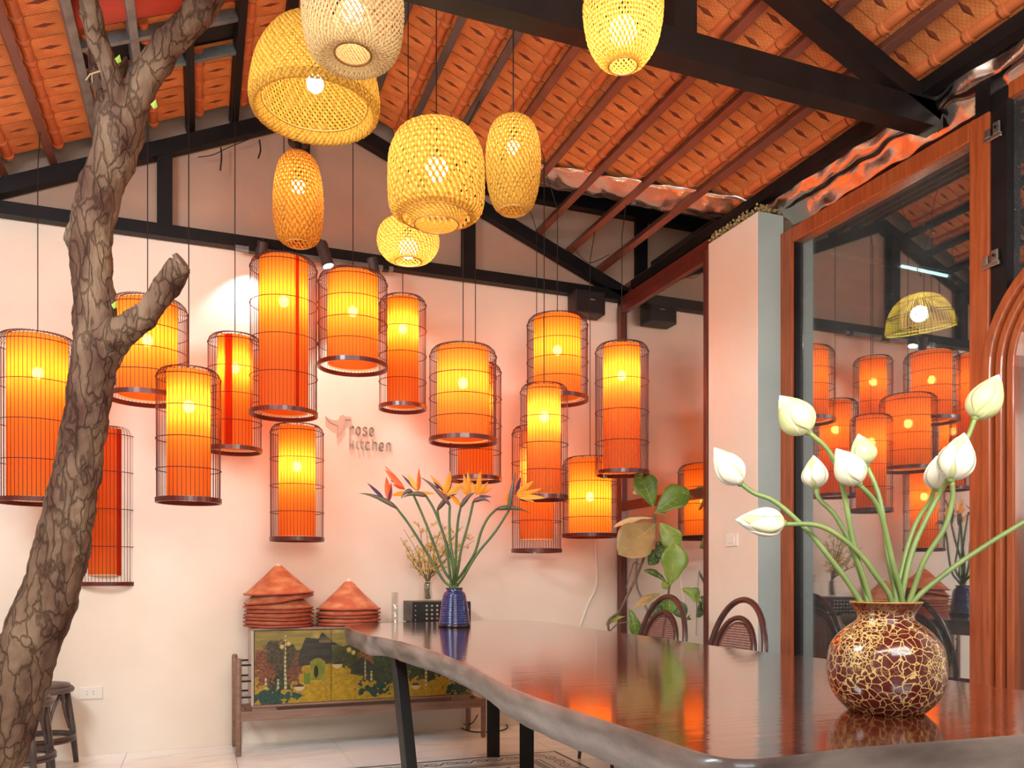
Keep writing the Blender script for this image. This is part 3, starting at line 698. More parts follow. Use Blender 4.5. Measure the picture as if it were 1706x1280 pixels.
# ------------------------------------------------------------------ track spots and speaker on the tie beam
def track():
    Y = TB-.065; a = onY(392, 412, Y); b = onY(655, 449, Y)
    z = (a.z+b.z)/2
    r = thing('light_track', (a.x, Y, z), 'thin steel light track running along the black tie beam', 'light track')
    MB().box((a.x, Y-.012, z-.012), (b.x, Y+.028, z+.012)).build('rail', M['batten_grey'], r)
    for k in (.1, .55, .95): MB().box((a.x+(b.x-a.x)*k-.02, Y-.016, z-.015), (a.x+(b.x-a.x)*k+.02, Y+.03, z+.03)).build('clamp', M['steel_black'], r)
    return z
zt_ = track()
def spotlamp(px, py, d, axis, ln, rad, label, lit):
    c = P(px, py, d); ax = Vector(axis).normalized()
    r = thing('track_spot', c, label, 'spotlight', 'black spotlights on the light track')
    e = c+ax*ln/2; s = c-ax*ln/2
    MB().tube([s, s+ax*.006, e-ax*.002, e], [rad*.9, rad, rad, rad*.96], 20).build('housing', pbr('spot_housing', hexc('3a302f'), .5), r, smooth=False)
    MB().tube([e, e+ax*.002], rad*.85, 20).build('lens', M['spot_lens'] if lit else pbr('spot_lens_off', hexc('777777'), .2), r)
    MB().beam(s+Vector((0, 0, .0)), s+Vector((0, .05, .035)), .014, .014).build('bracket', M['steel_black'], r)
    return e, ax
e1, a1 = spotlamp(436, 418, 5.0, (-.15, .32, -1), .11, .034, 'black track spotlight left of the tallest lantern, lens turned away', False)
e2, a2 = spotlamp(541, 424, 4.92, (.28, -.12, -1), .15, .036, 'black track spotlight with the glowing lens between two lanterns', True)
e3, a3 = spotlamp(622, 442, 5.02, (.25, .1, -1), .09, .032, 'black track spotlight at the right end half behind the small round lamp', False)
spot('track_beam_a', e1+a1*.03, onY(402, 500, YW), 62, 16, (.80, .95, 1))
spot('track_beam_b', e2+a2*.03, onY(585, 700, YW), 54, 26, (1, .96, .90))
spot('track_beam_c', e3+a3*.03, onY(700, 640, YW), 60, 6, (1, .93, .85))

def speaker():
    c = P(977, 508, 5.85); r = thing('speaker', c, 'black box speaker mounted in the top right corner of the back wall', 'speaker')
    sp = pbr('speaker_black', hexc('231c1e'), .55)
    w2, h2, d2 = .118, .082, .07
    MB().box(c+Vector((-w2, -d2, -h2)), c+Vector((w2, d2, h2))).build('cabinet', sp, r, bevel=.006)
    MB().box(c+Vector((-w2+.01, -d2-.006, -h2+.01)), c+Vector((w2-.01, -d2, h2-.01))).build('grille', pbr('grille', hexc('18141a'), .8, bump=.6, bscale=300), r, bevel=.004)
    MB().box(c+Vector((-.01, -d2-.008, .012)), c+Vector((.03, -d2-.006, .017))).build('badge', pbr('badge', hexc('cfcfcf'), .3, .6), r)
    MB().beam(c+Vector((0, d2-.005, .02)), c+Vector((0, YW-c.y-.0, .02)), .04, .04).build('bracket', M['steel_black'], r)
speaker()

# ------------------------------------------------------------------ wall sign: flying bird and two words
def zpt(x, y): return onY(530+x/12.186, 680+y/12.186, YW)
sign_face = pbr('sign_board', hexc('b9a896'), .55)
def extrude_poly(mb, pts, depth):
    n_ = len(pts); f = [Vector(p)-Vector((0, depth, 0)) for p in pts]; b = [Vector(p) for p in pts]
    mb.add(f+b, [tuple(range(n_))]+[(i, n_+i, n_+(i+1) % n_, (i+1) % n_) for i in range(n_)])
bird = [(145,180),(190,210),(250,245),(320,262),(385,262),(415,240),(430,185),(455,160),(490,150),(515,165),(540,182),(665,195),(660,252),(540,245),(522,270),(520,330),(525,385),(450,500),(375,600),(380,540),(400,375),(330,350),(250,310),(190,255)]
bo = MB(); pts = [zpt(*p) for p in bird]
bm_ = bmesh.new(); 
vv = [bm_.verts.new(p-Vector((0, .022, 0))) for p in pts]; fc = bm_.faces.new(vv)
ex = bmesh.ops.extrude_face_region(bm_, geom=[fc]); 
for v in [g for g in ex['geom'] if isinstance(g, bmesh.types.BMVert)]: v.co.y = YW-.001
bmesh.ops.triangulate(bm_, faces=bm_.faces[:]); bmesh.ops.recalc_face_normals(bm_, faces=bm_.faces[:])
me = bpy.data.meshes.new('bird_emblem'); bm_.to_mesh(me); bm_.free(); me.materials.append(sign_face)
o = bpy.data.objects.new('bird_emblem', me); COL.objects.link(o); tag(o, 'raised emblem of a flying hummingbird on the back wall', 'emblem')
def arc(cx, cy, rx, ry, a0, a1, n_=8): return [(cx+rx*cos(radians(a0+(a1-a0)*i/n_)), cy-ry*sin(radians(a0+(a1-a0)*i/n_))) for i in range(n_+1)]
W1, W2 = [], []
# r o s e
W1.append(('r', [[(640, 545), (640, 440)]+arc(682, 425, 38, 45, 170, 10)]))
W1.append(('o', [arc(808, 470, 42, 80, 90, 450, 20)]))
W1.append(('s', [arc(945, 432, 36, 38, 20, 180, 6)+[(915, 450), (970, 490)]+arc(942, 520, 38, 42, 20, -160, 6)]))
W1.append(('e', [[(1045, 490), (1112, 490)]+arc(1078, 455, 38, 50, 0, 180, 8)+[(1040, 520)]+arc(1080, 525, 40, 45, 190, 310, 6)]))
W2.append(('k', [[(638, 600), (638, 830)], [(640, 755), (700, 755), (708, 670)], [(700, 755), (708, 830)]]))
W2.append(('i', [[(785, 680), (785, 800), (820, 840)]]))
W2.append(('t', [[(875, 640), (875, 800), (910, 845)], [(850, 690), (912, 690)]]))
W2.append(('c', [arc(1002, 775, 42, 80, 50, 310, 12)]))
W2.append(('h', [[(1105, 650), (1105, 850)], [(1105, 740)]+arc(1145, 740, 38, 40, 160, 0, 6)+[(1183, 850)]]))
W2.append(('e', [[(1242, 800), (1312, 800)]+arc(1278, 760, 38, 50, 0, 180, 8)+[(1240, 820)]+arc(1280, 825, 40, 48, 190, 310, 6)]))
W2.append(('n', [[(1380, 870), (1380, 760)]+arc(1418, 760, 38, 45, 170, 0, 6)+[(1458, 870)]]))
for word, lb in ((W1, 'upper word rose of the raised wall sign beside the bird emblem'), (W2, 'lower word kitchen of the raised wall sign beside the bird emblem')):
    q = zpt(*word[0][1][0][0]); r = thing('sign_word', (q.x, YW, q.z), lb, 'sign')
    for nm, strokes in word:
        mb = MB()
        for st in strokes:
            w3 = [zpt(*p) for p in st]
            for a, b in zip(w3, w3[1:]):
                dr = (b-a); 
                if dr.length < 1e-5: continue
                dr.normalize(); mb.beam(a-dr*.002+Vector((0, -.010, 0)), b+dr*.002+Vector((0, -.010, 0)), .019, .0062, up=Vector((0, -1, 0)).cross(dr))
        mb.build('letter', sign_face, r)

# ------------------------------------------------------------------ tree
def tree():
    D = 3.4
    trunk = [(-110, 1440, 76), (-56, 1330, 64), (-22, 1260, 57), (17, 1160, 52), (56, 1060, 47), (88, 970, 43), (106, 900, 41), (120, 830, 38), (134, 750, 35), (147, 670, 33), (159, 590, 35), (158, 520, 33), (152, 450, 31), (152, 390, 34), (164, 330, 33), (182, 280, 33), (198, 230, 37), (206, 185, 34)]
    br1 = [(200, 215, 26), (226, 160, 24), (256, 112, 24), (292, 62, 23), (334, 18, 22), (362, -22, 21)]
    br2 = [(208, 215, 26), (196, 165, 17), (178, 110, 16), (160, 55, 16), (148, 5, 15), (140, -30, 14)]
    br3 = [(188, 240, 26), (176, 190, 17), (170, 150, 16), (162, 110, 12), (156, 80, 7)]
    br4 = [(160, 600, 34), (188, 566, 28), (218, 545, 22), (250, 515, 20), (278, 475, 21), (301, 440, 19)]
    br5 = [(206, 190, 8), (203, 140, 6), (208, 105, 5), (213, 92, 2)]
    stub = [(150, 405, 24), (124, 392, 20), (114, 386, 10)]
    mb = MB()
    for chain, dd in ((trunk, 0), (br1, -.02), (br2, -.1), (br3, .12), (br4, -.05), (br5, .03), (stub, 0)):
        pts = catmull([P(a, b, D+dd*min(1, i/2)) for i, (a, b, c) in enumerate(chain)], 6)
        rr = []
        for i in range(len(chain)-1): rr += [(chain[i][2]+(chain[i+1][2]-chain[i][2])*j/6)*D/F for j in range(6)]
        rr.append(chain[-1][2]*D/F)
        mb.tube(pts, rr, 20)
    b = P(-110, 1440, D)
    r = thing('tree', (b.x, b.y, 0), 'living tree trunk with rough bark rising and forking through the left of the room', 'tree')
    o = mb.build('trunk', M['bark'], r, smooth=True)
    md = o.modifiers.new('remesh', 'REMESH'); md.mode = 'VOXEL'; md.voxel_size = .0085; md.use_smooth_shade = True
    md = o.modifiers.new('sm', 'SMOOTH'); md.iterations = 6; md.factor = .6
    tx = bpy.data.textures.new('bark_lumps', 'CLOUDS'); tx.noise_scale = .11
    md = o.modifiers.new('d1', 'DISPLACE'); md.texture = tx; md.strength = .028; md.mid_level = .5
    t2 = bpy.data.textures.new('bark_plates', 'VORONOI'); t2.noise_scale = .045; t2.distance_metric = 'DISTANCE'
    md = o.modifiers.new('d2', 'DISPLACE'); md.texture = t2; md.strength = .010; md.mid_level = .4
    # flat saw cut at the end of the side branch
    e = P(301, 439, D-.05); ax = (P(301, 440, D)-P(278, 475, D)).normalized(); ax = (ax+Vector((.35, -.25, -.2))).normalized()
    MB().tube([e-ax*.004, e+ax*.012], [.044, .042], 14).build('saw_cut', pbr('cut_wood', hexc('4d362a'), .8, col2=hexc('7c6353'), scale=20), r)
    lm = pbr('young_leaf', hexc('7f9a20'), .5)
    for (px, py, s) in ((196, 106, .028), (256, 182, .03), (190, 515, .026)):
        p = P(px, py, D-.1); mb = MB(); mb.add([p, p+Vector((s*.5, 0, s*.4)), p+Vector((s*.3, -.01, s*1.2)), p+Vector((-s*.4, 0, s*.6))], [(0, 1, 2, 3)]); mb.build('leaf', lm, r, solid=.001)
    mb = MB().tube([P(168, 118, D-.12), P(150, 124, D-.12), P(143, 134, D-.12)], .003, 5); mb.tube([P(153, 124, D-.12), P(154, 138, D-.12)], .002, 5)
    mb.build('twig', pbr('twig_pale', hexc('a58a68'), .8), r)
tree()

# ------------------------------------------------------------------ slab table
def tablewood():
    m, nt, out = newmat('slab_top'); L = nt.links
    b = N(nt, 'ShaderNodeBsdfPrincipled'); L.new(b.outputs[0], out.inputs[0]); b.inputs['Roughness'].default_value = .13
    b.inputs['Specular IOR Level'].default_value = .8; b.inputs['Coat Weight'].default_value = .9; b.inputs['Coat Roughness'].default_value = .07
    tc = N(nt, 'ShaderNodeTexCoord'); mp = N(nt, 'ShaderNodeMapping'); mp.inputs['Scale'].default_value = (3.2, .55, 1); L.new(tc.outputs['Object'], mp.inputs[0])
    nz = N(nt, 'ShaderNodeTexNoise'); nz.inputs['Scale'].default_value = 3.5; nz.inputs['Detail'].default_value = 8; nz.inputs['Distortion'].default_value = 1.2; L.new(mp.outputs[0], nz.inputs['Vector'])
    cr = N(nt, 'ShaderNodeValToRGB'); cr.color_ramp.elements[0].position = .3; cr.color_ramp.elements[1].position = .72
    cr.color_ramp.elements[0].color = (*hexc('3b1710'), 1); cr.color_ramp.elements[1].color = (*hexc('74301b'), 1); L.new(nz.outputs[0], cr.inputs[0]); L.new(cr.outputs[0], b.inputs['Base Color'])
    m2 = N(nt, 'ShaderNodeMapping'); m2.inputs['Scale'].default_value = (1.2, 14, 1); L.new(tc.outputs['Object'], m2.inputs[0])
    n2 = N(nt, 'ShaderNodeTexNoise'); n2.inputs['Scale'].default_value = 3; n2.inputs['Detail'].default_value = 4; L.new(m2.outputs[0], n2.inputs['Vector'])
    bp = N(nt, 'ShaderNodeBump'); bp.inputs['Strength'].default_value = .10; bp.inputs['Distance'].default_value = .004; L.new(n2.outputs[0], bp.inputs['Height']); L.new(bp.outputs[0], b.inputs['Normal']); L.new(bp.outputs[0], b.inputs['Coat Normal'])
    return m
ZT = .79
def table():
    ol = [(.71,4.297),(.735,4.42),(.85,4.53),(1.03,4.62),(1.28,4.60),(1.53,4.60),(1.72,4.64),(1.84,4.60),(1.91,4.33),(1.89,3.95),(1.86,3.6),(1.856,3.03),(1.83,2.5),(1.868,2.02),(1.79,1.6),(1.77,1.32),(1.80,1.0),
          (1.60,.93),(1.265,.938),(.93,.957),(.80,.948),(.725,.953),(.69,1.0),(.684,1.165),(.678,1.377),(.674,1.66),(.692,1.9),(.742,2.28),(.75,2.49),(.765,2.77),(.755,3.18),(.725,3.50),(.700,3.60),(.705,3.95)]
    P2 = catmull([Vector((x, y, 0)) for x, y in ol]+[Vector((*ol[0], 0))], 7)[:-1]
    n_ = len(P2); cen = Vector((1.27, 2.8, 0))
    # outward normals
    nr = []
    for i in range(n_):
        t = (P2[(i+1) % n_]-P2[i-1]).normalized(); v = Vector((t.y, -t.x, 0))
        if v.dot(P2[i]-cen) < 0: v = -v
        nr.append(v)
    r = thing('slab_table', (1.27, 2.8, 0), 'long live edge slab table of polished red brown wood on flat black legs', 'table')
    top = [p+Vector((0, 0, ZT)) for p in P2]; inner = [p-nr[i]*.006+Vector((0, 0, ZT+.0005)) for i, p in enumerate(P2)]
    bm = bmesh.new(); f = bm.faces.new([bm.verts.new(p) for p in inner]); 
    if f.normal.z < 0: f.normal_flip()
    bmesh.ops.triangulate(bm, faces=[f]); me = bpy.data.meshes.new('tabletop'); bm.to_mesh(me); bm.free()
    bmx = me; 
    for v in me.vertices: v.co -= r.location
    me.materials.append(tablewood()); o = bpy.data.objects.new('tabletop', me); COL.objects.link(o); o.parent = r
    # live edge
    mb = MB(); lev = [(0, .0005, -.006), (.1, -.003, -.0), (.3, -.018, .004), (.5, -.04, .002), (.72, -.065, -.010), (.9, -.084, -.026), (1, -.092, -.05)]
    for q, (u, dz, off) in enumerate(lev):
        for i in range(n_):
            p = P2[i]; s = Vector((p.x*3, p.y*3, u*1.2)); nn = noise.noise(s)*.020+noise.noise(s*4)*.007
            endcut = 1 if (p.y > 3.62 and p.x < .9) or (p.y < 1.0) else 0
            k = (0 if q == 0 else 1)*(0.25 if endcut else 1)
            o2 = off*(.3 if endcut and q else 1)+nn*k*u
            if abs(p.y-3.56) < .04 and p.x < .8: o2 -= .012*u
            mb.v.append(tuple(p+nr[i]*o2+Vector((0, 0, ZT+dz))))
    for q in range(len(lev)-1):
        for i in range(n_): mb.f.append((q*n_+i, q*n_+(i+1) % n_, (q+1)*n_+(i+1) % n_, (q+1)*n_+i)); mb.m.append(0)
    mb.f.append(tuple((len(lev)-1)*n_+i for i in range(n_))); mb.m.append(0)
    mb.build('live_edge', pbr('live_edge', hexc('463a36'), .34, col2=hexc('80746d'), scale=2.6, stretch=(1.5, 1.5, 5), bump=.25, bscale=9, coat=.25), r, smooth=True, label='rough grey brown live edge of the slab')
    bl = pbr('leg_black', hexc('17120f'), .5, spec=.35)
    zb = ZT-.095
    for (a, b, w_, t_) in (((.845, 3.66, zb), (.845, 3.33, 0), .09, .05), ((1.60, 4.46, zb), (1.60, 4.46, 0), .075, .05), ((1.60, 3.94, zb), (1.60, 3.94, 0), .075, .05), ((.845, 1.35, zb), (.845, 1.1, 0), .09, .05), ((1.62, 1.35, zb), (1.62, 1.1, 0), .09, .05)):
        a, b = Vector(a), Vector(b); d = (b-a).normalized()
        mb = MB(); e = Vector((0, 1, 0))*w_/2*1.15; s = Vector((1, 0, 0))*t_/2
        if a.y == b.y: e = Vector((C_, -S_, 0))*w_/2; s = Vector((S_, C_, 0))*t_/2
        mb.add([a-e-s, a+e-s, a+e+s, a-e+s, b-e-s, b+e-s, b+e+s, b-e+s], [(0,1,2,3),(7,6,5,4),(0,4,5,1),(1,5,6,2),(2,6,7,3),(3,7,4,0)]); mb.build('leg', bl, r, bevel=.003)
    for y in (3.94, 1.3): MB().box((.78, y-.03 if y < 2 else y-.3, zb-.004), (1.68, y+.03 if y < 2 else y+.1, zb+.004)).build('mount_plate', bl, r)
table()

# ------------------------------------------------------------------ sideboard with painted doors
def paint(u, v):
    """folk landscape in flat lacquer colours; u 0..3 over three doors, v 0..1 upwards"""
    h = lambda s: tuple(int(s[i:i+2], 16)/255 for i in (0, 2, 4))
    n1 = noise.noise(Vector((u*6, v*6, 3.1))); n2 = noise.noise(Vector((u*17, v*17, 8.4))); n3 = noise.noise(Vector((u*38, v*38, 1.7))); n4 = noise.noise(Vector((u*3, v*22, 5)))
    mix = lambda a, b, t: tuple(x+(y-x)*max(0, min(1, t)) for x, y in zip(a, b))
    c = mix(h('a8871a'), h('c49c1c'), .5+n2); c = mix(c, h('8a6c14'), n3*1.2)
    hor = .40+.1*n1 + (.16 if .55 < u < 1.35 else 0)
    if v > .62+.05*n1: c = mix(h('9a8434'), h('7e7238'), .5+n4*1.6); c = mix(c, h('b9a452'), n1*1.6-.2)
    # distant hill
    if .38 < u < 3 and v < .80-.05*abs(u-1.6)+.04*n2 and v > .52: c = mix(h('3c4226'), h('5d5a2e'), .5+n2)
    # tree masses
    def blob(cu, cv, ru, rv, a, b, k=.35):
        nonlocal c
        if ((u-cu)/ru)**2+((v-cv)/rv)**2 < 1+k*n2*2+k*n3: c = mix(h(a), h(b), .5+n3*1.6)
    blob(.30, .50, .30, .34, '23291f', '3b4526'); blob(.12, .50, .15, .26, '5d3320', '8d5330', .6); blob(.50, .50, .11, .28, '5a3522', '86502e', .6); blob(.36, .66, .2, .2, '2d2f20', '5a4326', .5)
    blob(1.28, .62, .26, .16, '2c3322', '4a4c26'); blob(1.75, .45, .40, .26, '27321f', '3f5128'); blob(2.3, .55, .46, .30, '232d1e', '3c4c28'); blob(2.8, .5, .3, .3, '27301f', '49502a')
    blob(1.48, .62, .10, .22, '6d4226', '935f35', .6)
    # steep dark roofs
    if .56 < u < 1.0 and v < .90-max(0, (.66-u)*2.6)-(u-.66)*.12*(u > .66) and v > .50+.1*(u-.56): c = mix(h('2b2a25'), h('3d3a30'), .5+n4)
    if .84 < u < 1.10 and v < .97-abs(u-.88)*(.9 if u > .88 else 2) and v > .80-.1*(u-.84): c = mix(h('6b6044'), h('28261f'), .5+n4*3)
    if 1.26 < u < 1.62 and v < .60-abs(u-1.42)*.7 and v > .36: c = mix(h('29302a'), h('333c2c'), .5+n2)
    # ruined gate
    if .72 < u < .92 and .30 < v < .56+.05*sin((u-.72)*16): c = mix(h('948a2c'), h('6f7a26'), .5+n2)
    if (((u-.80)/.03)**2+((v-.42)/.09)**2 < 1) and v > .30: c = h('1e221a')
    if .64 < u < .72 and .25 < v < .46+.1*n2: c = h('5f7a1e')
    # poles, lamps, small boats
    for pu, va, vb, wd in ((.395, .18, .95, .012), (1.46, .28, .56, .008), (2.33, .14, .55, .014), (2.68, .10, .35, .006), (.30, .2, .34, .008), (.14, .2, .36, .01), (1.55, .26, .4, .008)):
        if abs(u-pu) < wd*(1.3-v*.5) and va < v < vb: c = h('cdbf94') if int(v*34) % 2 else h('8f8254')
    for cu, cv, r_ in ((.35, .78, .032), (.435, .82, .032), (1.24, .71, .035), (1.30, .67, .032)):
        if (u-cu)**2+((v-cv)*.95)**2 < r_*r_: c = h('b79d4a') if (u-cu)**2+(v-cv)**2 > .0003 else h('d8c47a')
    # teal bushes at the foot
    blob(.18, .10, .30, .085, '12322c', '1f4a40', .7); blob(.40, .09, .09, .05, '15382f', '23503f', .6); blob(.56, .09, .06, .04, '15382f', '1f4a40', .6)
    blob(1.62, .15, .24, .10, '12322a', '1f4a3c', .7); blob(2.86, .09, .25, .08, '12302a', '1f463a', .7)
    for cu, cv in ((.58, .21), (1.08, .50), (2.18, .15)):
        if ((u-cu)/.065)**2+((v-cv)/.045)**2 < 1: c = h('3a1c12') if v > cv+.01 else h('c9b98c')
    return lin(mix(c, h('201c10'), .12))
def sideboard():
    x0, x1, yf, yb, z0, z1 = .275, 1.645, 4.97, 5.33, .285, .752
    r = thing('sideboard', ((x0+x1)/2, (yf+yb)/2, 0), 'low wooden sideboard with a painted village landscape across its doors', 'sideboard')
    wd = pbr('sideboard_wood', hexc('7d5f50'), .5, col2=hexc('92705e'), scale=6, stretch=(.8, 8, 8)); wl = pbr('sideboard_side', hexc('b3a497'), .5)
    t = .014
    MB().box((x0, yf, z1-t), (x1, yb, z1)).build('top_panel', wd, r, bevel=.003)
    MB().box((x0, yf, z0), (x1, yb, z0+t)).build('bottom_panel', wd, r, bevel=.003)
    MB().box((x0, yf, z0+t), (x0+t, yb, z1-t)).build('side_panel', wl, r)
    MB().box((x1-t, yf, z0+t), (x1, yb, z1-t)).build('side_panel', wl, r)
    MB().box((x0+t, yb-.01, z0+t), (x1-t, yb, z1-t)).build('back_panel', wl, r)
    # doors with painted faces (flat print -> vertex colours)
    m, nt, out = newmat('lacquer_painting'); b = N(nt, 'ShaderNodeBsdfPrincipled'); at = N(nt, 'ShaderNodeAttribute', attribute_name='paint')
    nt.links.new(at.outputs['Color'], b.inputs['Base Color']); nt.links.new(b.outputs[0], out.inputs[0]); b.inputs['Roughness'].default_value = .3; b.inputs['Coat Weight'].default_value = .15
    a = x0+t+.003; wdt = (x1-x0-2*t-.006)/3; zb_, zt2 = z0+t+.003, z1-t-.003
    for k in range(3):
        xa, xb = a+wdt*k+.0015, a+wdt*(k+1)-.0015
        dd = MB().box((xa, yf+.001, zb_), (xb, yf+.017, zt2)).build('door', wd, r)
        n_, m_ = 120, 120; mb = MB()
        for j in range(m_+1):
            for i in range(n_+1): mb.v.append((xa+(xb-xa)*i/n_, yf-.0004, zb_+(zt2-zb_)*j/m_))
        for j in range(m_):
            for i in range(n_): mb.f.append((j*(n_+1)+i, j*(n_+1)+i+1, (j+1)*(n_+1)+i+1, (j+1)*(n_+1)+i)); mb.m.append(0)
        o = mb.build('painting', m, dd)
        ca = o.data.color_attributes.new('paint', 'FLOAT_COLOR', 'POINT'); buf = []
        for j in range(m_+1):
            for i in range(n_+1): buf += [*paint(k+i/n_, j/m_), 1.0]
        ca.data.foreach_set('color', buf)
    # stand: posts and rails
    def post(x, y, zt3): MB().tube([(x, y, 0), (x, y, .01), (x, y, zt3-.008), (x, y, zt3)], [.014, .017, .017, .012], 12).build('leg', wd, r, smooth=True)
    post(.205, 5.0, .575); post(.195, 5.31, .575); post(1.735, 5.03, .262); post(1.72, 5.31, .262)
    for y in (yf+.03, yb-.02): MB().box((.215, y-.012, .205), (1.735, y+.012, .262)).build('rail', wd, r, bevel=.004)
    MB().box((.222, yf+.045, .215), (.245, yb-.035, .255)).build('cross_rail', wd, r)
    MB().box((1.70, yf+.045, .215), (1.72, yb-.035, .255)).build('cross_rail', wd, r)
    for (xa, xb) in ((.28, .42), (1.50, 1.63)): MB().box((xa, yf+.02, .262), (xb, yf+.05, .285)).build('spacer_block', wd, r)
    MB().box((.28, yb-.05, .262), (1.63, yb-.02, .285)).build('spacer_block', wd, r)
    for z in (.345, .44, .535):
        for y in (5.0, 5.31): MB().tube([(.21, y, z), (.28, y, z)], .0055, 8).build('dowel', M['steel_black'], r)
sideboard()

# ------------------------------------------------------------------ conical hats
hat_m = pbr('hat_straw', hexc('bd6242'), .5, col2=hexc('dba073'), scale=11, stretch=(1, 1, 2.2), bump=.5, bscale=60, contrast=(.42, .75))
hat_r = pbr('hat_band', hexc('b2503c'), .5, col2=hexc('9c3f2e'), scale=14); hat_c = pbr('hat_cap', hexc('f0d9c2'), .3)
def hat(c, R, Hh, label, group, tilt=(0, 0), cap=True):
    r = thing('conical_hat', c, label, 'hat', group); r.rotation_euler = (radians(tilt[0]), radians(tilt[1]), random.uniform(0, 6))
    mb = MB(); n_ = 40; lev = [(1, 0), (.97, .018), (.7, .29), (.4, .6), (.17, .86), (.14, .885), (.03, 1.0)]
    for q, (a, b) in enumerate(lev):
        for i in range(n_):
            an = 2*pi*i/n_; wob = 1+.012*noise.noise(Vector((cos(an)*2, sin(an)*2, c[2]*9+q))); wz = .004*noise.noise(Vector((cos(an)*1.5, sin(an)*1.5, c[2]*23)))*(1-b)
            mb.v.append((R*a*wob*cos(an), R*a*wob*sin(an), b*Hh+wz))
    for q in range(len(lev)-1):
        for i in range(n_): mb.f.append((q*n_+i, q*n_+(i+1) % n_, (q+1)*n_+(i+1) % n_, (q+1)*n_+i)); mb.m.append(0)
    mb.f.append(tuple((len(lev)-1)*n_+i for i in range(n_))); mb.m.append(0)
    mb.build('cone', hat_m, r, world=False, solid=.003)
    MB().tube([(R*cos(2*pi*i/40)*(1+.012*noise.noise(Vector((cos(2*pi*i/40)*2, sin(2*pi*i/40)*2, c[2]*9)))), R*sin(2*pi*i/40)*(1+.012*noise.noise(Vector((cos(2*pi*i/40)*2, sin(2*pi*i/40)*2, c[2]*9)))), .004*noise.noise(Vector((cos(2*pi*i/40)*1.5, sin(2*pi*i/40)*1.5, c[2]*23)))) for i in range(40)], .0052, 6, closed=True).build('brim_hoop', hat_r, r, world=False, smooth=True)
    if cap:
        MB().lathe([(R*.155, .875*Hh), (R*.09, .94*Hh), (.002, 1.025*Hh)], (0, 0, 0), 20).build('cap', hat_r, r, world=False, smooth=True)
        MB().lathe([(R*.105, .935*Hh), (R*.07, .98*Hh), (.001, 1.055*Hh)], (0, 0, 0), 14).build('tip', hat_c, r, world=False, smooth=True)
hz = .760
words = ['bottom', 'second from bottom', 'third from bottom', 'fourth from bottom', 'fifth from bottom', 'sixth from bottom', 'seventh from bottom and tilted', 'top']
zsL = [0, .022, .043, .066, .090, .112, .160, .197]; tl_ = [(0, 0), (1, -1), (-1, 1), (0, 2), (1, 1), (0, -1.5), (0, -8), (0, -2)]
for i, z in enumerate(zsL):
    hat((.445+random.uniform(-.004, .004), 5.14, hz+z), .205, .178, 'reddish conical straw hat, %s in the tall left stack' % words[i], 'left stack of conical hats', tl_[i], cap=(i in (6, 7)))
w5 = ['bottom', 'second from bottom', 'middle', 'second from top', 'top']
for i, z in enumerate([0, .022, .045, .068, .094]):
    hat((.872+random.uniform(-.003, .003), 5.145, hz+z), .196, .186, 'reddish conical straw hat, %s one in the low right stack' % w5[i], 'right stack of conical hats', (random.uniform(-1, 1), random.uniform(-1, 1)), cap=(i == 4))

# ------------------------------------------------------------------ amplifier, glass tube, small flower vase
def amp():
    c = Vector((1.45, 5.16, .752)); r = thing('amplifier', c, 'black audio amplifier with rows of silver knobs behind the blue vase', 'amplifier')
    r.rotation_euler = (0, 0, radians(-3)); bk = pbr('amp_black', hexc('24211f'), .4); kn = pbr('knob', hexc('bcb4ae'), .3, .6); rd = pbr('knob_red', hexc('b5523f'), .4)
    w2, d2 = .19, .16
    MB().box((-w2, -d2, .012), (w2, d2, .145)).build('case', bk, r, world=False, bevel=.003)
    MB().box((-w2-.002, -d2-.006, .014), (w2+.002, -d2, .143)).build('front_panel', pbr('amp_front', hexc('1a1817'), .3), r, world=False, bevel=.002)
    for i in range(7):
        for j in range(4):
            x = -.10+i*.034; z = .038+j*.027
            MB().tube([(x, -d2-.006, z), (x, -d2-.018, z)], [.0078, .0062], 10).build('knob', rd if (j == 0 and i == 2) else kn, r, world=False)
    for z in (.03, .09): MB().tube([(.165, -d2-.006, z), (.165, -d2-.02, z)], .010, 12).build('dial', kn, r, world=False)
    for i in range(4):
        x = -.172; MB().tube([(x, -d2-.006, .03+i*.03), (x, -d2-.012, .03+i*.03)], .004, 8).build('jack', kn, r, world=False)
    mb = MB()
    for i in range(7): mb.box((-w2-.003, -d2+.09, .06+i*.009), (-w2, d2-.05, .064+i*.009))
    mb.build('vent_slots', bk, r, world=False, kind='stuff')
    for sx in (-1, 1):
        for sy in (-1, 1): MB().tube([(sx*(w2-.03), sy*(d2-.03), 0), (sx*(w2-.03), sy*(d2-.03), .014)], .012, 10).build('foot', bk, r, world=False)
amp()
tb = thing('glass_tube', (1.155, 5.08, .752), 'narrow clear glass cylinder standing beside the right hat stack', 'glass vase')
MB().box((1.105, 5.03, .752), (1.205, 5.13, .757)).build('base_plate', pbr('smoked_base', hexc('5a4c44'), .3), tb)
MB().lathe([(.018, .0), (.022, .002), (.022, .20), (.019, .20), (.019, .006), (.001, .006)], (1.155, 5.08, .757), 24).build('tube', M['glass_clear'], tb, smooth=True)
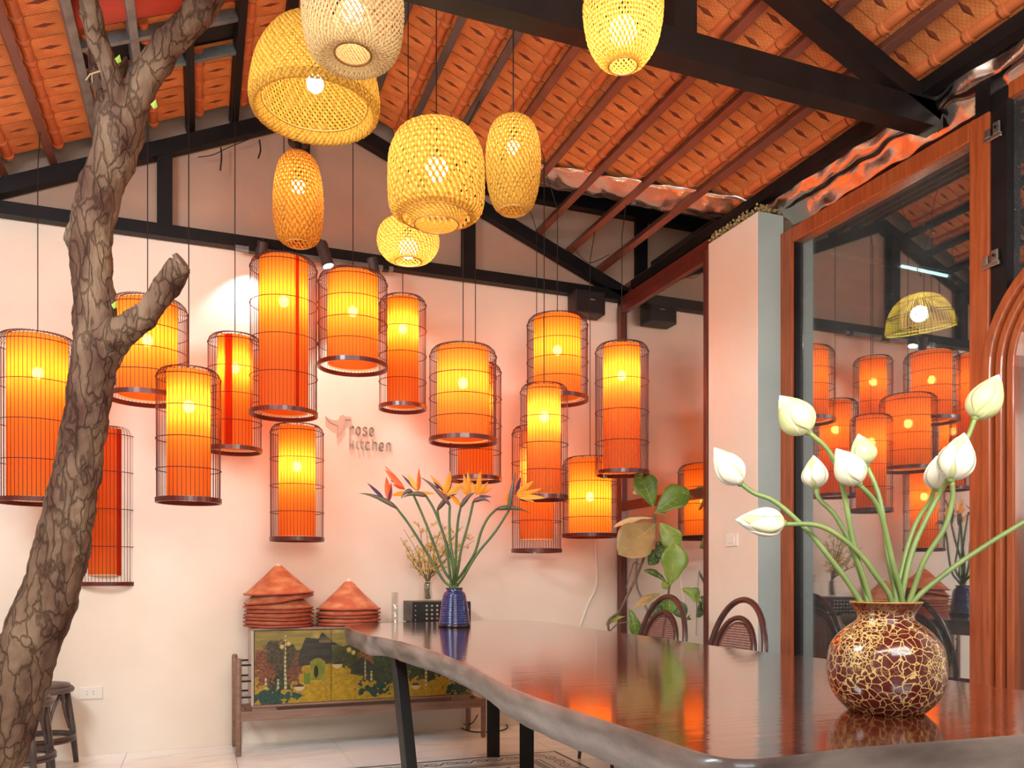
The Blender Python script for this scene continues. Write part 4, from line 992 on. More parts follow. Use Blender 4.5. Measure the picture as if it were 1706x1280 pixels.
def smallvase():
    c = P(724, 998, 5.2); c = Vector((1.395, 5.17, .899)); r = thing('glass_vase', c, 'small clear glass vase of water standing on the amplifier', 'vase')
    MB().lathe([(.001, .0), (.032, .001), (.033, .02), (.030, .10), (.034, .125), (.032, .125), (.028, .10), (.030, .02), (.001, .008)], c, 24).build('body', M['glass_clear'], r, smooth=True)
    MB().tube(circle(c+Vector((0, 0, .125)), .033, 24), .0016, 5, closed=True).build('lip', pbr('glass_lip', hexc('cfd6cf'), .1), r)
    f = thing('yellow_sprays', c+Vector((0, 0, .01)), 'loose sprays of tiny yellow flowers in the small glass vase', 'flowers')
    st = pbr('spray_stem', hexc('75653a'), .7); fl_ = pbr('spray_flower', hexc('c9a24a'), .6, col2=hexc('d9bd62'), scale=30)
    tips = [(455, 580), (480, 520), (520, 640), (585, 470), (520, 730), (640, 500), (700, 560), (760, 480), (800, 600), (870, 520), (900, 500), (960, 560), (985, 600), (890, 740), (700, 650), (640, 760)]
    rnd = random.Random(3)
    for k, (x, y) in enumerate(tips):
        t = P(560+x/4.267, 760+y/4.267, 5.2+rnd.uniform(-.1, .08)); b = c+Vector((rnd.uniform(-.018, .018), rnd.uniform(-.018, .018), .012)); nk = c+Vector((rnd.uniform(-.016, .016), rnd.uniform(-.01, .01), .125))
        mid = nk.lerp(t, .5)+Vector((rnd.uniform(-.02, .02), 0, .02))
        path = catmull([b, nk, mid, t], 5); mb = MB().tube(path, [.0034-.0022*i/len(path) for i in range(len(path))], 5)
        fb = MB()
        for q in range(9):
            i = rnd.randint(int(len(path)*.45), len(path)-2); p = path[i]; e = p+Vector((rnd.uniform(-.045, .045), rnd.uniform(-.03, .03), rnd.uniform(.0, .05))); mb.tube([p, e], .0012, 4)
            for z in range(3):
                cc = e+Vector([rnd.uniform(-.010, .010) for _ in range(3)])
                for a in range(4):
                    an = a*pi/2+rnd.random(); u = Vector((cos(an), rnd.uniform(-.5, .5), sin(an)))*.010; v = Vector((-sin(an), .2, cos(an)))*.0035
                    fb.add([cc, cc+u*.6+v, cc+u, cc+u*.6-v], [(0, 1, 2, 3)])
        s_ = mb.build('stem', st, f); fb.build('blossoms', fl_, s_, kind='stuff')
smallvase()

# ------------------------------------------------------------------ blue vase with bird of paradise
def ridged(prof, n_ridge, z0, z1, amp_):
    out = []
    for i in range(len(prof)-1):
        (r0, a), (r1, b) = prof[i], prof[i+1]; k = max(1, int((b-a)/.0016)) if b > a else 1
        for j in range(k):
            z = a+(b-a)*j/k; r = r0+(r1-r0)*j/k
            if z0 < z < z1: r += amp_*abs(sin(pi*(z-z0)/(z1-z0)*n_ridge))
            out.append((r, z))
    out.append(prof[-1]); return out
BV = onZ(757, 1045, ZT); 
def bluevase():
    r = thing('blue_vase', BV, 'dark blue ridged ceramic vase on the far end of the slab table', 'vase')
    blue = pbr('blue_glaze', hexc('142852'), .16, col2=hexc('27356a'), scale=9, stretch=(3, 3, .6), coat=.6)
    prof = [(.001, .0), (.070, .0), (.083, .003), (.084, .014), (.080, .022), (.075, .06), (.067, .12), (.060, .165), (.053, .185), (.043, .190), (.043, .200), (.046, .205), (.040, .205), (.036, .19), (.05, .15), (.06, .05), (.001, .03)]
    up = ridged(prof[2:9], 13, .02, .178, .0024)
    MB().lathe(prof[:2]+up+prof[9:], BV, 48).build('body', blue, r, smooth=True)
    MB().tube(circle(BV+Vector((0, 0, .205)), .043, 32), .0032, 6, closed=True).build('lip', pbr('brown_lip', hexc('4a342c'), .3), r, smooth=True)
    MB().lathe([(.0835, .001), (.0855, .003), (.0855, .016), (.0815, .019)], BV, 48).build('foot_band', pbr('dark_foot', hexc('1a1420'), .2), r, smooth=True)
bluevase()
stem_g = pbr('stem_green', hexc('3a4f27'), .5, col2=hexc('4d6632'), scale=12); beak_m = pbr('spathe', hexc('4a5a3c'), .5, col2=hexc('6e4a44'), scale=9)
orange_p = [pbr('petal_orange', hexc('ec8a1c'), .5, col2=hexc('f2a02a'), scale=12), pbr('petal_red', hexc('dd4a1c'), .5, col2=hexc('ee6a22'), scale=12)]; purple = pbr('petal_purple', hexc('4a2350'), .5)
def blade(p, q, wd, bow=(0, 0, 0), nrm=(0, -1, 0), fold=.35, k=8):
    """pointed petal, folded along its midrib"""
    p, q = Vector(p), Vector(q); ax = q-p; n_ = Vector(nrm); sd = ax.cross(n_).normalized(); n_ = sd.cross(ax).normalized()
    mb = MB()
    for i in range(k+1):
        t = i/k; c = p+ax*t+Vector(bow)*(4*t*(1-t)); w_ = wd*(sin(pi*min(1, t**.75*1.0))**.9 if 0 < t < 1 else .02)
        mb.v += [tuple(c-sd*w_/2+n_*w_*fold*.5), tuple(c-n_*w_*fold*.3), tuple(c+sd*w_/2+n_*w_*fold*.5)]
    for i in range(k):
        for j in (0, 1): mb.f.append((3*i+j, 3*i+j+1, 3*i+4+j, 3*i+3+j)); mb.m.append(0)
    return mb
def bop(head, beak, petals, mid, lean, label, red=False, dd=0):
    D = proj(BV)[2]+dd; Q = lambda p, e=0: P(560+p[0]/4.267, 760+p[1]/4.267, D+e)
    neck = BV+Vector((random.uniform(-.018, .018), random.uniform(-.018, .018), .19)); base = BV+Vector((random.uniform(-.02, .02), random.uniform(-.02, .02), .04))
    h = Q(head); r = thing('bird_of_paradise', base, label, 'flower', 'bird of paradise flowers in the blue vase')
    path = catmull([base, neck]+[Q(m) for m in mid]+[h], 6)
    MB().tube(path, [.0078-.0016*i/len(path) for i in range(len(path))], 8).build('stem', stem_g, r, smooth=True)
    bt = Q(beak, -.02); ax = bt-h; pts = [h+ax*t+Vector((0, 0, .018))*(4*t*(1-t))*(1 if ax.z > -.05 else .3) for t in (0, .12, .3, .5, .7, .85, 1)]
    MB().tube(pts, [.0058, .0115, .0135, .0105, .0065, .0032, .0006], 8).build('spathe', beak_m, r, smooth=True)
    for k, (a, b, col, wd) in enumerate(petals):
        m = {'o': orange_p[0], 'r': orange_p[1], 'p': purple}[col]
        blade(Q(a), Q(b, random.uniform(-.05, .05)), wd*.00073, nrm=(.2*random.uniform(-1, 1), -1, random.uniform(-.3, .3))).build('petal', m, r, smooth=True, solid=.0008)
bop((430, 370), (160, 265), [((375, 322), (356, 148), 'r', 48), ((378, 322), (392, 185), 'r', 30), ((345, 310), (220, 190), 'p', 26), ((372, 318), (395, 215), 'p', 16)], [(760, 880), (640, 680), (520, 490)], 0, 'bird of paradise flower with long beak, furthest left in the blue vase', True)
bop((540, 255), (460, 302), [((485, 240), (345, 95), 'r', 44), ((490, 240), (345, 68), 'r', 28), ((460, 210), (385, 172), 'p', 20), ((500, 262), (392, 280), 'o', 36), ((480, 235), (400, 200), 'r', 22)], [(770, 820), (690, 610), (605, 400)], 0, 'reddest bird of paradise flower, second from the left in the blue vase', dd=.04)
bop((640, 285), (465, 300), [((585, 250), (588, 85), 'r', 30), ((580, 245), (505, 130), 'o', 34), ((575, 248), (465, 132), 'p', 20), ((560, 262), (700, 268), 'o', 26)], [(800, 760), (770, 580), (700, 390)], 0, 'bird of paradise flower pointing left with one thin upright petal', dd=-.03)
bop((808, 350), (595, 150), [((770, 270), (812, 108), 'o', 52), ((775, 272), (668, 135), 'o', 36), ((765, 262), (690, 180), 'p', 22), ((790, 275), (918, 183), 'o', 40), ((790, 270), (825, 175), 'p', 18)], [(845, 820), (815, 640), (805, 480)], 0, 'bird of paradise flower in the middle with a wide dark beak pointing up left', dd=-.06)
bop((720, 385), (860, 270), [((800, 290), (680, 215), 'o', 26), ((820, 280), (885, 350), 'o', 30)], [(830, 790), (780, 610), (735, 470)], 0, 'bird of paradise flower with hooked neck hidden behind the middle one', dd=.05)
bop((885, 365), (992, 262), [((890, 360), (800, 272), 'o', 34), ((940, 300), (905, 125), 'o', 38), ((950, 290), (935, 105), 'o', 30), ((950, 290), (880, 215), 'o', 30)], [(850, 800), (855, 600), (868, 450)], 0, 'bird of paradise flower right of the middle one, beak pointing up right')
bop((975, 325), (1098, 332), [((1000, 280), (1028, 100), 'o', 40), ((1000, 275), (960, 180), 'o', 34), ((1010, 270), (1082, 182), 'o', 32), ((1010, 275), (1112, 225), 'o', 32), ((1015, 282), (1110, 290), 'p', 18), ((995, 280), (1005, 150), 'p', 18)], [(868, 800), (890, 660), (940, 480)], 0, 'bird of paradise flower with a fan of orange petals, short beak to the right', dd=-.02)
bop((1140, 378), (1385, 408), [((1215, 350), (1212, 252), 'o', 28), ((1222, 352), (1205, 290), 'o', 20)], [(900, 830), (985, 690), (1030, 540), (1080, 440)], 0, 'bird of paradise flower with a long flat beak pointing right', dd=.05)
bop((1228, 388), (1276, 112), [((1280, 285), (1462, 232), 'o', 34), ((1285, 290), (1495, 298), 'o', 40), ((1280, 275), (1405, 175), 'o', 44), ((1275, 270), (1312, 148), 'p', 26), ((1290, 285), (1415, 330), 'o', 30), ((1290, 280), (1350, 200), 'o', 30)], [(905, 860), (1000, 700), (1130, 540)], 0, 'bird of paradise flower furthest right with an upright dark beak', dd=-.03)

# ------------------------------------------------------------------ crackle vase with lotus
LV = onZ(1487, 1190, ZT)+Vector((S_, C_, 0))*.028
def crackle():
    m, nt, out = newmat('crackle_glaze'); L = nt.links
    b = N(nt, 'ShaderNodeBsdfPrincipled'); L.new(b.outputs[0], out.inputs[0]); b.inputs['Roughness'].default_value = .2; b.inputs['Coat Weight'].default_value = .7; b.inputs['Coat Roughness'].default_value = .06
    tc = N(nt, 'ShaderNodeTexCoord'); nz = N(nt, 'ShaderNodeTexNoise'); nz.inputs['Scale'].default_value = 34; nz.inputs['Detail'].default_value = 3; L.new(tc.outputs['Object'], nz.inputs['Vector'])
    mx = N(nt, 'ShaderNodeMixRGB'); mx.inputs[0].default_value = .022; L.new(tc.outputs['Object'], mx.inputs[1]); L.new(nz.outputs[1], mx.inputs[2])
    fac = []
    for sc, th in ((66, .042), (120, .07)):
        v = N(nt, 'ShaderNodeTexVoronoi', feature='DISTANCE_TO_EDGE'); v.inputs['Scale'].default_value = sc; L.new(mx.outputs[0], v.inputs['Vector'])
        c = N(nt, 'ShaderNodeMapRange'); c.inputs[1].default_value = th*1.3; c.inputs[2].default_value = th*.7; L.new(v.outputs[0], c.inputs[0]); fac.append(c)
    sx = N(nt, 'ShaderNodeSeparateXYZ'); L.new(tc.outputs['Object'], sx.inputs[0])
    band = N(nt, 'ShaderNodeMapRange'); band.inputs[1].default_value = .075; band.inputs[2].default_value = .10; L.new(sx.outputs[2], band.inputs[0])
    n3 = N(nt, 'ShaderNodeTexNoise'); n3.inputs['Scale'].default_value = 9; L.new(tc.outputs['Object'], n3.inputs['Vector'])
    g = N(nt, 'ShaderNodeMapRange'); g.inputs[1].default_value = .44; g.inputs[2].default_value = .56; L.new(n3.outputs[0], g.inputs[0])
    mu = N(nt, 'ShaderNodeMath', operation='MULTIPLY'); L.new(fac[1].outputs[0], mu.inputs[0]); L.new(g.outputs[0], mu.inputs[1])
    mu2 = N(nt, 'ShaderNodeMath', operation='MULTIPLY'); L.new(mu.outputs[0], mu2.inputs[0]); L.new(band.outputs[0], mu2.inputs[1])
    ma = N(nt, 'ShaderNodeMath', operation='MAXIMUM'); L.new(fac[0].outputs[0], ma.inputs[0]); L.new(mu2.outputs[0], ma.inputs[1])
    neck = N(nt, 'ShaderNodeMapRange'); neck.inputs[1].default_value = .200; neck.inputs[2].default_value = .188; neck.inputs[3].default_value = .15; L.new(sx.outputs[2], neck.inputs[0])
    mu3 = N(nt, 'ShaderNodeMath', operation='MULTIPLY'); L.new(ma.outputs[0], mu3.inputs[0]); L.new(neck.outputs[0], mu3.inputs[1])
    col = N(nt, 'ShaderNodeMixRGB'); col.inputs[1].default_value = (*hexc('541a18'), 1); col.inputs[2].default_value = (*hexc('cdb273'), 1)
    L.new(mu3.outputs[0], col.inputs[0]); L.new(col.outputs[0], b.inputs['Base Color']); return m
def lotusvase():
    r = thing('crackle_vase', LV, 'round maroon vase with gold crackle glaze holding lotus buds', 'vase')
    prof = [(.001, 0), (.060, 0), (.072, .003), (.081, .0114), (.094, .026), (.1065, .0515), (.1115, .083), (.1085, .120), (.1015, .139), (.090, .155), (.074, .170), (.059, .181), (.0530, .188), (.0540, .197), (.060, .209), (.067, .219), (.0655, .2215), (.056, .207), (.048, .19), (.07, .165), (.10, .12), (.105, .07), (.08, .02), (.001, .012)]
    pts = catmull([Vector((a, 0, b)) for a, b in prof], 4)
    MB().lathe([(max(.0005, p.x*.965), p.z*.965) for p in pts], LV, 64).build('body', crackle(), r, smooth=True)
    MB().tube(circle(LV+Vector((0, 0, .2128)), .0642, 48), .0016, 6, closed=True).build('lip', pbr('gilt_lip', hexc('b08a4a'), .3), r, smooth=True)
lotusvase()
lot_stem = pbr('lotus_stem', hexc('637c45'), .45, col2=hexc('7d9455'), scale=14)
lot_w = pbr('lotus_white', hexc('e2e3da'), .45, col2=hexc('d6dac0'), scale=9, sub=.1); lot_g = pbr('lotus_green', hexc('b6c288'), .45, col2=hexc('ced3a6'), scale=9, sub=.1)
DV = proj(LV)[2]
def bud_r(s): return sin(pi*min(1, s**.78))**.82*(1-.28*s) if 0 < s < 1 else 0
def lotus(base, tip, wd, path, label, green=False, dz=0.0, dt=0.0, bud=True):
    Q = lambda p, e=0: P(1160+p[0]/2.908, 600+p[1]/2.908, DV+e)
    n_ = len(path); pts = [Q(p, dz*(1-i/(n_-1))) for i, p in enumerate(path)]
    inside = LV+Vector((random.uniform(-.03, .03), random.uniform(-.03, .03), .06)); pts[-1] = pts[-1]
    # keep the last point inside the neck
    v = pts[-1]-LV; hv = Vector((v.x, v.y, 0))
    if hv.length > .042: hv = hv.normalized()*.042
    pts[-1] = LV+hv+Vector((0, 0, .197))
    r = thing('lotus_bud' if bud else 'lotus_stem', inside, label, 'flower', 'lotus buds in the crackle vase')
    path3 = catmull([inside]+pts[::-1], 6)
    MB().tube(path3, [.0056-.0012*i/len(path3) for i in range(len(path3))], 9).build('stem', lot_stem, r, smooth=True)
    if not bud: return
    b, t = Q(base, dz), Q(tip, dz+dt); ax = t-b; Ln = ax.length; az = ax.normalized(); R = wd/2.908/2*DV/F
    u = az.cross(Vector((C_, -S_, .1))).normalized(); v = az.cross(u)
    k = 16; mb = MB(); nn = 20; rot0 = random.random()*6
    for i in range(k+1):
        s = i/k; rr = max(.0006, R*.955*bud_r(s)/.86)
        for j in range(nn): a = 2*pi*j/nn; mb.v.append(tuple(b+ax*s+(u*cos(a)+v*sin(a))*rr))
    for i in range(k):
        for j in range(nn): mb.f.append((i*nn+j, i*nn+(j+1) % nn, (i+1)*nn+(j+1) % nn, (i+1)*nn+j)); mb.m.append(0)
    mb.build('inner_bud', lot_w, r, smooth=True)
    for q in range(5):
        a0 = rot0+q*2*pi/5*2; span = 1.25; mb = MB(); m_ = 10; top = .985-.05*(q % 3)
        for i in range(k+1):
            s = top*i/k; x = i/k; half = span*(max(0, sin(pi*min(1, .12+x*.88)))**.6)*(1.0 if x < .7 else max(.02, (1-x)/.3)**.8)
            rr = max(.0008, R*(.985+.018*q*.5)*bud_r(max(.004, s))/.86)
            for j in range(m_+1):
                a = a0+(j/m_*2-1)*half; lift = 1+.035*abs(j/m_*2-1)**2*(0 if x > .9 else 1)
                mb.v.append(tuple(b+ax*s+(u*cos(a)+v*sin(a))*rr*lift))
        for i in range(k):
            for j in range(m_): mb.f.append((i*(m_+1)+j, i*(m_+1)+j+1, (i+1)*(m_+1)+j+1, (i+1)*(m_+1)+j)); mb.m.append(0)
        mb.build('petal', lot_g if (green or q < 1) else lot_w, r, smooth=True, solid=.0009)
    MB().sphere(b+az*.002, .0075, 8, 6).build('receptacle', lot_stem, r, smooth=True)
lotus((215, 600), (85, 425), 132, [(210, 595), (280, 645), (370, 680), (480, 770), (600, 900), (800, 1150)], 'white lotus bud furthest left, tip pointing up left', dz=.02)
lotus((428, 792), (190, 775), 132, [(425, 795), (600, 805), (750, 900), (860, 1030), (950, 1160)], 'white lotus bud lying sideways, lowest of all', dz=-.03)
lotus((545, 352), (403, 172), 158, [(545, 350), (640, 440), (695, 560), (730, 720), (770, 930), (850, 1160)], 'large green tinged lotus bud at the upper left', green=True, dz=-.02)
lotus((580, 622), (568, 462), 118, [(580, 625), (600, 680), (670, 750), (740, 880), (800, 1050), (840, 1160)], 'small upright white lotus bud left of the two overlapping ones', dz=.05)
lotus((790, 602), (678, 428), 132, [(785, 600), (860, 680), (905, 780), (950, 980), (1000, 1160)], 'white lotus bud in front of the two overlapping ones in the middle', dz=-.05)
lotus((825, 508), (785, 358), 116, [(830, 520), (880, 640), (905, 760), (930, 960), (970, 1160)], 'lotus bud with a small dark bract behind the middle white one', green=True, dz=.05)
lotus((1160, 628), (1165, 464), 108, [(1150, 635), (1130, 690), (1060, 800), (1000, 1000), (960, 1160)], 'small upright lotus bud half behind the biggest white one', dz=.06)
lotus((1235, 584), (1298, 352), 156, [(1240, 590), (1240, 680), (1200, 820), (1100, 980), (1015, 1160)], 'biggest white lotus bud standing upright at the right', dz=-.03)
lotus((1350, 284), (1467, 70), 152, [(1350, 285), (1310, 385), (1205, 600), (1110, 780), (1040, 950), (985, 1160)], 'highest lotus bud, pale green, at the upper right', green=True, dz=.03)
lotus((1720, 700), (1850, 600), 140, [(1720, 705), (1588, 785), (1400, 900), (1200, 1040), (1050, 1160)], 'lotus whose stem runs out of the right edge of the photo', dz=-.03)

# ------------------------------------------------------------------ rattan chairs with cane backs
def chair():
    r = thing('bentwood_chair', (0, 0, 0), 'dark bentwood chair with cane oval back beside the potted fig', 'chair', 'bentwood chairs behind the table')
    wd = pbr('dark_bentwood', hexc('3c201d'), .32, col2=hexc('55302a'), scale=8, coat=.3); cane = pbr('cane', hexc('6a4038'), .5, col2=hexc('7d5248'), scale=30)
    lean = lambda z: -.20-(z-.45)*.20
    pts = []
    for i in range(25):
        t = pi*i/24; x = .235*cos(t)**1 if True else 0; z = .56+.38*sin(t)**.85; pts.append((x, lean(z), z))
    pts = [(.205, -.185, .45)]+pts+[(-.205, -.185, .45)]
    MB().tube(pts, .0155, 10).build('back_loop', wd, r, world=False, smooth=True)
    ov = []
    for i in range(32):
        a = 2*pi*i/32; z = .655+.195*sin(a); ov.append((.165*cos(a), lean(z)+.012, z))
    MB().tube(ov, .0135, 8, closed=True).build('back_oval', wd, r, world=False, smooth=True)
    ov2 = [(x*.86, y-.001, .655+(z-.655)*.88) for x, y, z in ov]; MB().tube(ov2, .006, 6, closed=True).build('cane_bead', wd, r, world=False, smooth=True)
    mb = MB()
    for i in range(-13, 14):
        z = .655+i*.0125; q = 1-((z-.655)/.172)**2
        if q <= 0: continue
        hw = .142*sqrt(q); mb.beam((-hw, lean(z)+.012, z), (hw, lean(z)+.012, z), .0015, .0058)
    for i in range(-11, 12):
        x = i*.0125; q = 1-(x/.142)**2
        if q <= 0: continue
        hz_ = .172*sqrt(q); mb.beam((x, lean(.655-hz_)+.0135, .655-hz_), (x, lean(.655+hz_)+.0135, .655+hz_), .0058, .0015, up=(0, 1, 0))
    mb.build('cane_back', cane, r, world=False, kind='stuff')
    MB().tube([(.215*cos(a*pi/16), .21*sin(a*pi/16), .45) for a in range(32)], .018, 8, closed=True).build('seat_ring', wd, r, world=False, smooth=True)
    MB().lathe([(.001, .455), (.20, .455), (.20, .449), (.001, .449)], (0, 0, 0), 32).build('seat', cane, r, world=False)
    for sx in (-1, 1):
        MB().tube([(sx*.15, .15, .445), (sx*.17, .18, .2), (sx*.18, .20, 0)], [.015, .013, .010], 8).build('leg', wd, r, world=False, smooth=True)
        MB().tube([(sx*.17, -.15, .445), (sx*.175, -.18, .2), (sx*.18, -.22, 0)], [.015, .013, .010], 8).build('leg', wd, r, world=False, smooth=True)
    MB().tube([(.165*cos(a*pi/12), .165*sin(a*pi/12), .22) for a in range(24)], .008, 6, closed=True).build('stretcher_ring', wd, r, world=False, smooth=True)
    return r
ch = chair(); ch.location = (2.26, 4.07, 0); ch.rotation_euler = (0, 0, pi/2+.06)
c2 = copy_tree(ch); c2.location = (2.24, 3.36, 0); c2.rotation_euler = (0, 0, pi/2-.02); c2['label'] = 'dark bentwood chair with cane oval back in front of the white column'

# ------------------------------------------------------------------ wooden stools at the left
def stool():
    r = thing('round_stool', (0, 0, 0), 'dark round bentwood stool behind the tree trunk, standing by the wall', 'stool', 'bentwood stools by the tree')
    wd = pbr('stool_wood', hexc('463833'), .45, col2=hexc('5f514a'), scale=8); 
    MB().lathe([(.001, .468), (.10, .466), (.148, .458), (.155, .447), (.15, .437), (.001, .437)], (0, 0, 0), 32).build('seat', wd, r, world=False, smooth=True)
    MB().tube([(.155*cos(a*pi/16), .155*sin(a*pi/16), .427) for a in range(32)], .017, 8, closed=True).build('seat_ring', wd, r, world=False, smooth=True)
    MB().tube([(.168*cos(a*pi/16), .168*sin(a*pi/16), .165) for a in range(32)], .011, 8, closed=True).build('foot_ring', wd, r, world=False, smooth=True)
    MB().tube([(.172*cos(a*pi/16), .172*sin(a*pi/16), .148) for a in range(32)], .008, 8, closed=True).build('foot_ring', wd, r, world=False, smooth=True)
    for k in range(4):
        a = k*pi/2+.5; u = Vector((cos(a), sin(a), 0)); v = Vector((-sin(a), cos(a), 0))
        MB().tube([u*.135+Vector((0, 0, .425)), u*.165+Vector((0, 0, .2)), u*.185], [.016, .017, .014], 10).build('leg', wd, r, world=False, smooth=True)
        a2 = a+pi/2; u2 = Vector((cos(a2), sin(a2), 0)); m = (u+u2).normalized()
        arcp = catmull([u*.150+Vector((0, 0, .20)), u*.135+v*.03+Vector((0, 0, .32)), m*.125+Vector((0, 0, .412)), u2*.135-v.cross(Vector((0,0,0)))+Vector((0, 0, .32))+(u-u2)*.02, u2*.150+Vector((0, 0, .20))], 5)
        MB().tube(arcp, .0085, 7).build('arch_brace', wd, r, world=False, smooth=True)
    return r
s1 = stool(); s1.location = (-.835, 5.115, 0); s1.rotation_euler = (0, 0, -.1)
s2 = copy_tree(s1); s2.location = (-.86, 4.63, 0); s2.rotation_euler = (0, 0, .12); s2['label'] = 'dark round bentwood stool nearest the tree trunk, cut by the lower edge'

# ------------------------------------------------------------------ fiddle leaf fig
def fig():
    D = 5.12; o0 = Vector((2.70, 4.60, 0)); r = thing('fiddle_leaf_fig', o0, 'fiddle leaf fig in a pot with big leaves in front of the corner window', 'plant')
    pot = pbr('pot', hexc('3b322e'), .5); MB().lathe([(.001, 0), (.10, 0), (.13, .26), (.14, .26), (.14, .28), (.12, .28), (.115, .24), (.001, .24)], o0, 28).build('pot', pot, r, smooth=False)
    MB().lathe([(.001, .245), (.115, .242)], o0, 20).build('soil', pbr('soil', hexc('2c2019'), 1, bump=.6, bscale=60), r)
    st = pbr('fig_stem', hexc('5a4236'), .8, col2=hexc('7b6350'), scale=30)
    gm = {'g': pbr('leaf_green', hexc('4c6822'), .42, col2=hexc('657f2a'), scale=9), 'l': pbr('leaf_light', hexc('6f8a30'), .42, col2=hexc('85983e'), scale=9), 'b': pbr('leaf_brown', hexc('8a7040'), .45, col2=hexc('a98a5a'), scale=6), 'd': pbr('leaf_dark', hexc('39502a'), .42, col2=hexc('4c6432'), scale=9), 'p': pbr('leaf_pale', hexc('c9b99a'), .5, col2=hexc('b9b080'), scale=9)}
    vein = pbr('leaf_vein', hexc('a9b56a'), .5)
    Q = lambda x, y, e=0: P(1010+x/4.267, 770+y/4.267, D+e)
    MB().tube(catmull([o0+Vector((0, 0, .24)), Q(20, 1210, -.05), Q(100, 1050), Q(190, 870), Q(265, 690), Q(340, 440), Q(340, 370)], 6), .0085, 8).build('stem', st, r, smooth=True)
    MB().tube(catmull([o0+Vector((.03, 0, .24)), Q(400, 1230, .02), Q(440, 950), Q(455, 870), Q(520, 790)], 6), .0075, 8).build('stem', st, r, smooth=True)
    MB().tube(catmull([Q(245, 735), Q(200, 715), (Q(175, 780)), Q(138, 900)], 5), .003, 6).build('stem', st, r, smooth=True)
    MB().tube(catmull([Q(25, 1205), Q(90, 1150), Q(215, 1130)], 5), .004, 6).build('stem', st, r, smooth=True)
    def leaf(b, t, w_, c, nrm=(0, -1, .2), e0=0, e1=0, bow=.02):
        p, q = Q(*b, e0), Q(*t, e1); ax = q-p; nn = Vector((-S_, -C_, 0))+Vector(nrm)*.0+Vector((nrm[0], 0, nrm[2]))*1.0; nn.normalize()
        sd = ax.cross(nn).normalized(); up = sd.cross(ax).normalized(); k = 12; W_ = 1.22*w_/4.267*D/F; mb = MB(); m_ = 6; vb = MB(); mids = []
        for i in range(k+1):
            s = i/k; wf = (.30*sin(pi*min(1, s*1.6))*(s < .62)+.0) if False else max(0, (sin(pi*s**1.35)**.75 if 0 < s < 1 else 0))*(1-.16*math.exp(-((s-.38)/.12)**2))
            cen = p+ax*s+up*(bow*4*s*(1-s)); mids.append(cen+up*.0012)
            for j in range(m_+1):
                a = j/m_*2-1; mb.v.append(tuple(cen+sd*a*W_/2*wf+up*(abs(a)**1.5*.12*W_*wf+.008*noise.noise(Vector((s*5, a*3, b[0]))))))
        for i in range(k):
            for j in range(m_): mb.f.append((i*(m_+1)+j, i*(m_+1)+j+1, (i+1)*(m_+1)+j+1, (i+1)*(m_+1)+j)); mb.m.append(0)
        lf = mb.build('leaf', gm[c], r, smooth=True, solid=.0014)
        vb.tube(mids, [.0022*(1-.7*i/k) for i in range(k+1)], 5)
        for i in range(2, k-1, 2):
            for sg in (-1, 1):
                wf = sin(pi*(i/k)**1.35)**.75; vb.tube([mids[i], mids[min(k, i+1)]+sd*sg*W_*.38*wf+up*(.05*W_)], [.0012, .0005], 4)
        vb.build('veins', vein, lf)
    leaf((335, 325), (215, 75), 165, 'g', (.3, 0, .2)); leaf((345, 365), (590, 195), 165, 'g', (-.2, 0, .4)); leaf((335, 400), (50, 468), 60, 'p', (0, 0, 1.6)); leaf((260, 490), (95, 545), 45, 'p', (0, 0, 1.6))
    leaf((355, 440), (85, 660), 230, 'b', (.2, 0, .3), 0, -.12); leaf((380, 430), (520, 610), 130, 'l', (-.4, 0, 0), .03); leaf((450, 880), (490, 575), 165, 'l', (.1, 0, 0), -.02, -.04)
    leaf((430, 860), (265, 770), 55, 'd', (0, 0, 1)); leaf((530, 900), (690, 1000), 95, 'l', (0, 0, .6)); leaf((390, 935), (200, 1040), 60, 'b', (.2, 0, .9), .03); leaf((340, 620), (300, 735), 90, 'd', (.4, 0, 0), .05)
    leaf((360, 560), (430, 700), 90, 'd', (-.3, 0, 0), .06); leaf((160, 1035), (215, 1250), 75, 'g', (.2, 0, 0)); leaf((130, 1100), (-5, 1160), 45, 'l', (0, 0, 1)); leaf((430, 960), (300, 1110), 100, 'd', (.2, 0, .2), .05)
    leaf((440, 950), (440, 1090), 100, 'g', (.2, 0, 0), .03); leaf((470, 960), (560, 1110), 90, 'd', (-.2, 0, 0), .04); leaf((440, 340), (480, 230), 60, 'd', (0, 0, 0), .06); leaf((340, 360), (430, 400), 40, 'b', (0, 0, 1))
    leaf((455, 870), (400, 900), 60, 'l', (0, 0, .8)); leaf((560, 1125), (700, 1090), 50, 'd', (0, 0, .6), .05)
    leaf((350, 210), (185, 225), 60, 'p', (0, 0, .6), .09)
    MB().tube(catmull([Q(520, 770), Q(535, 880), Q(550, 1010), Q(555, 1240)], 4), .004, 6).build('support_cane', pbr('cane_stick', hexc('d6cab4'), .6), r)
fig()

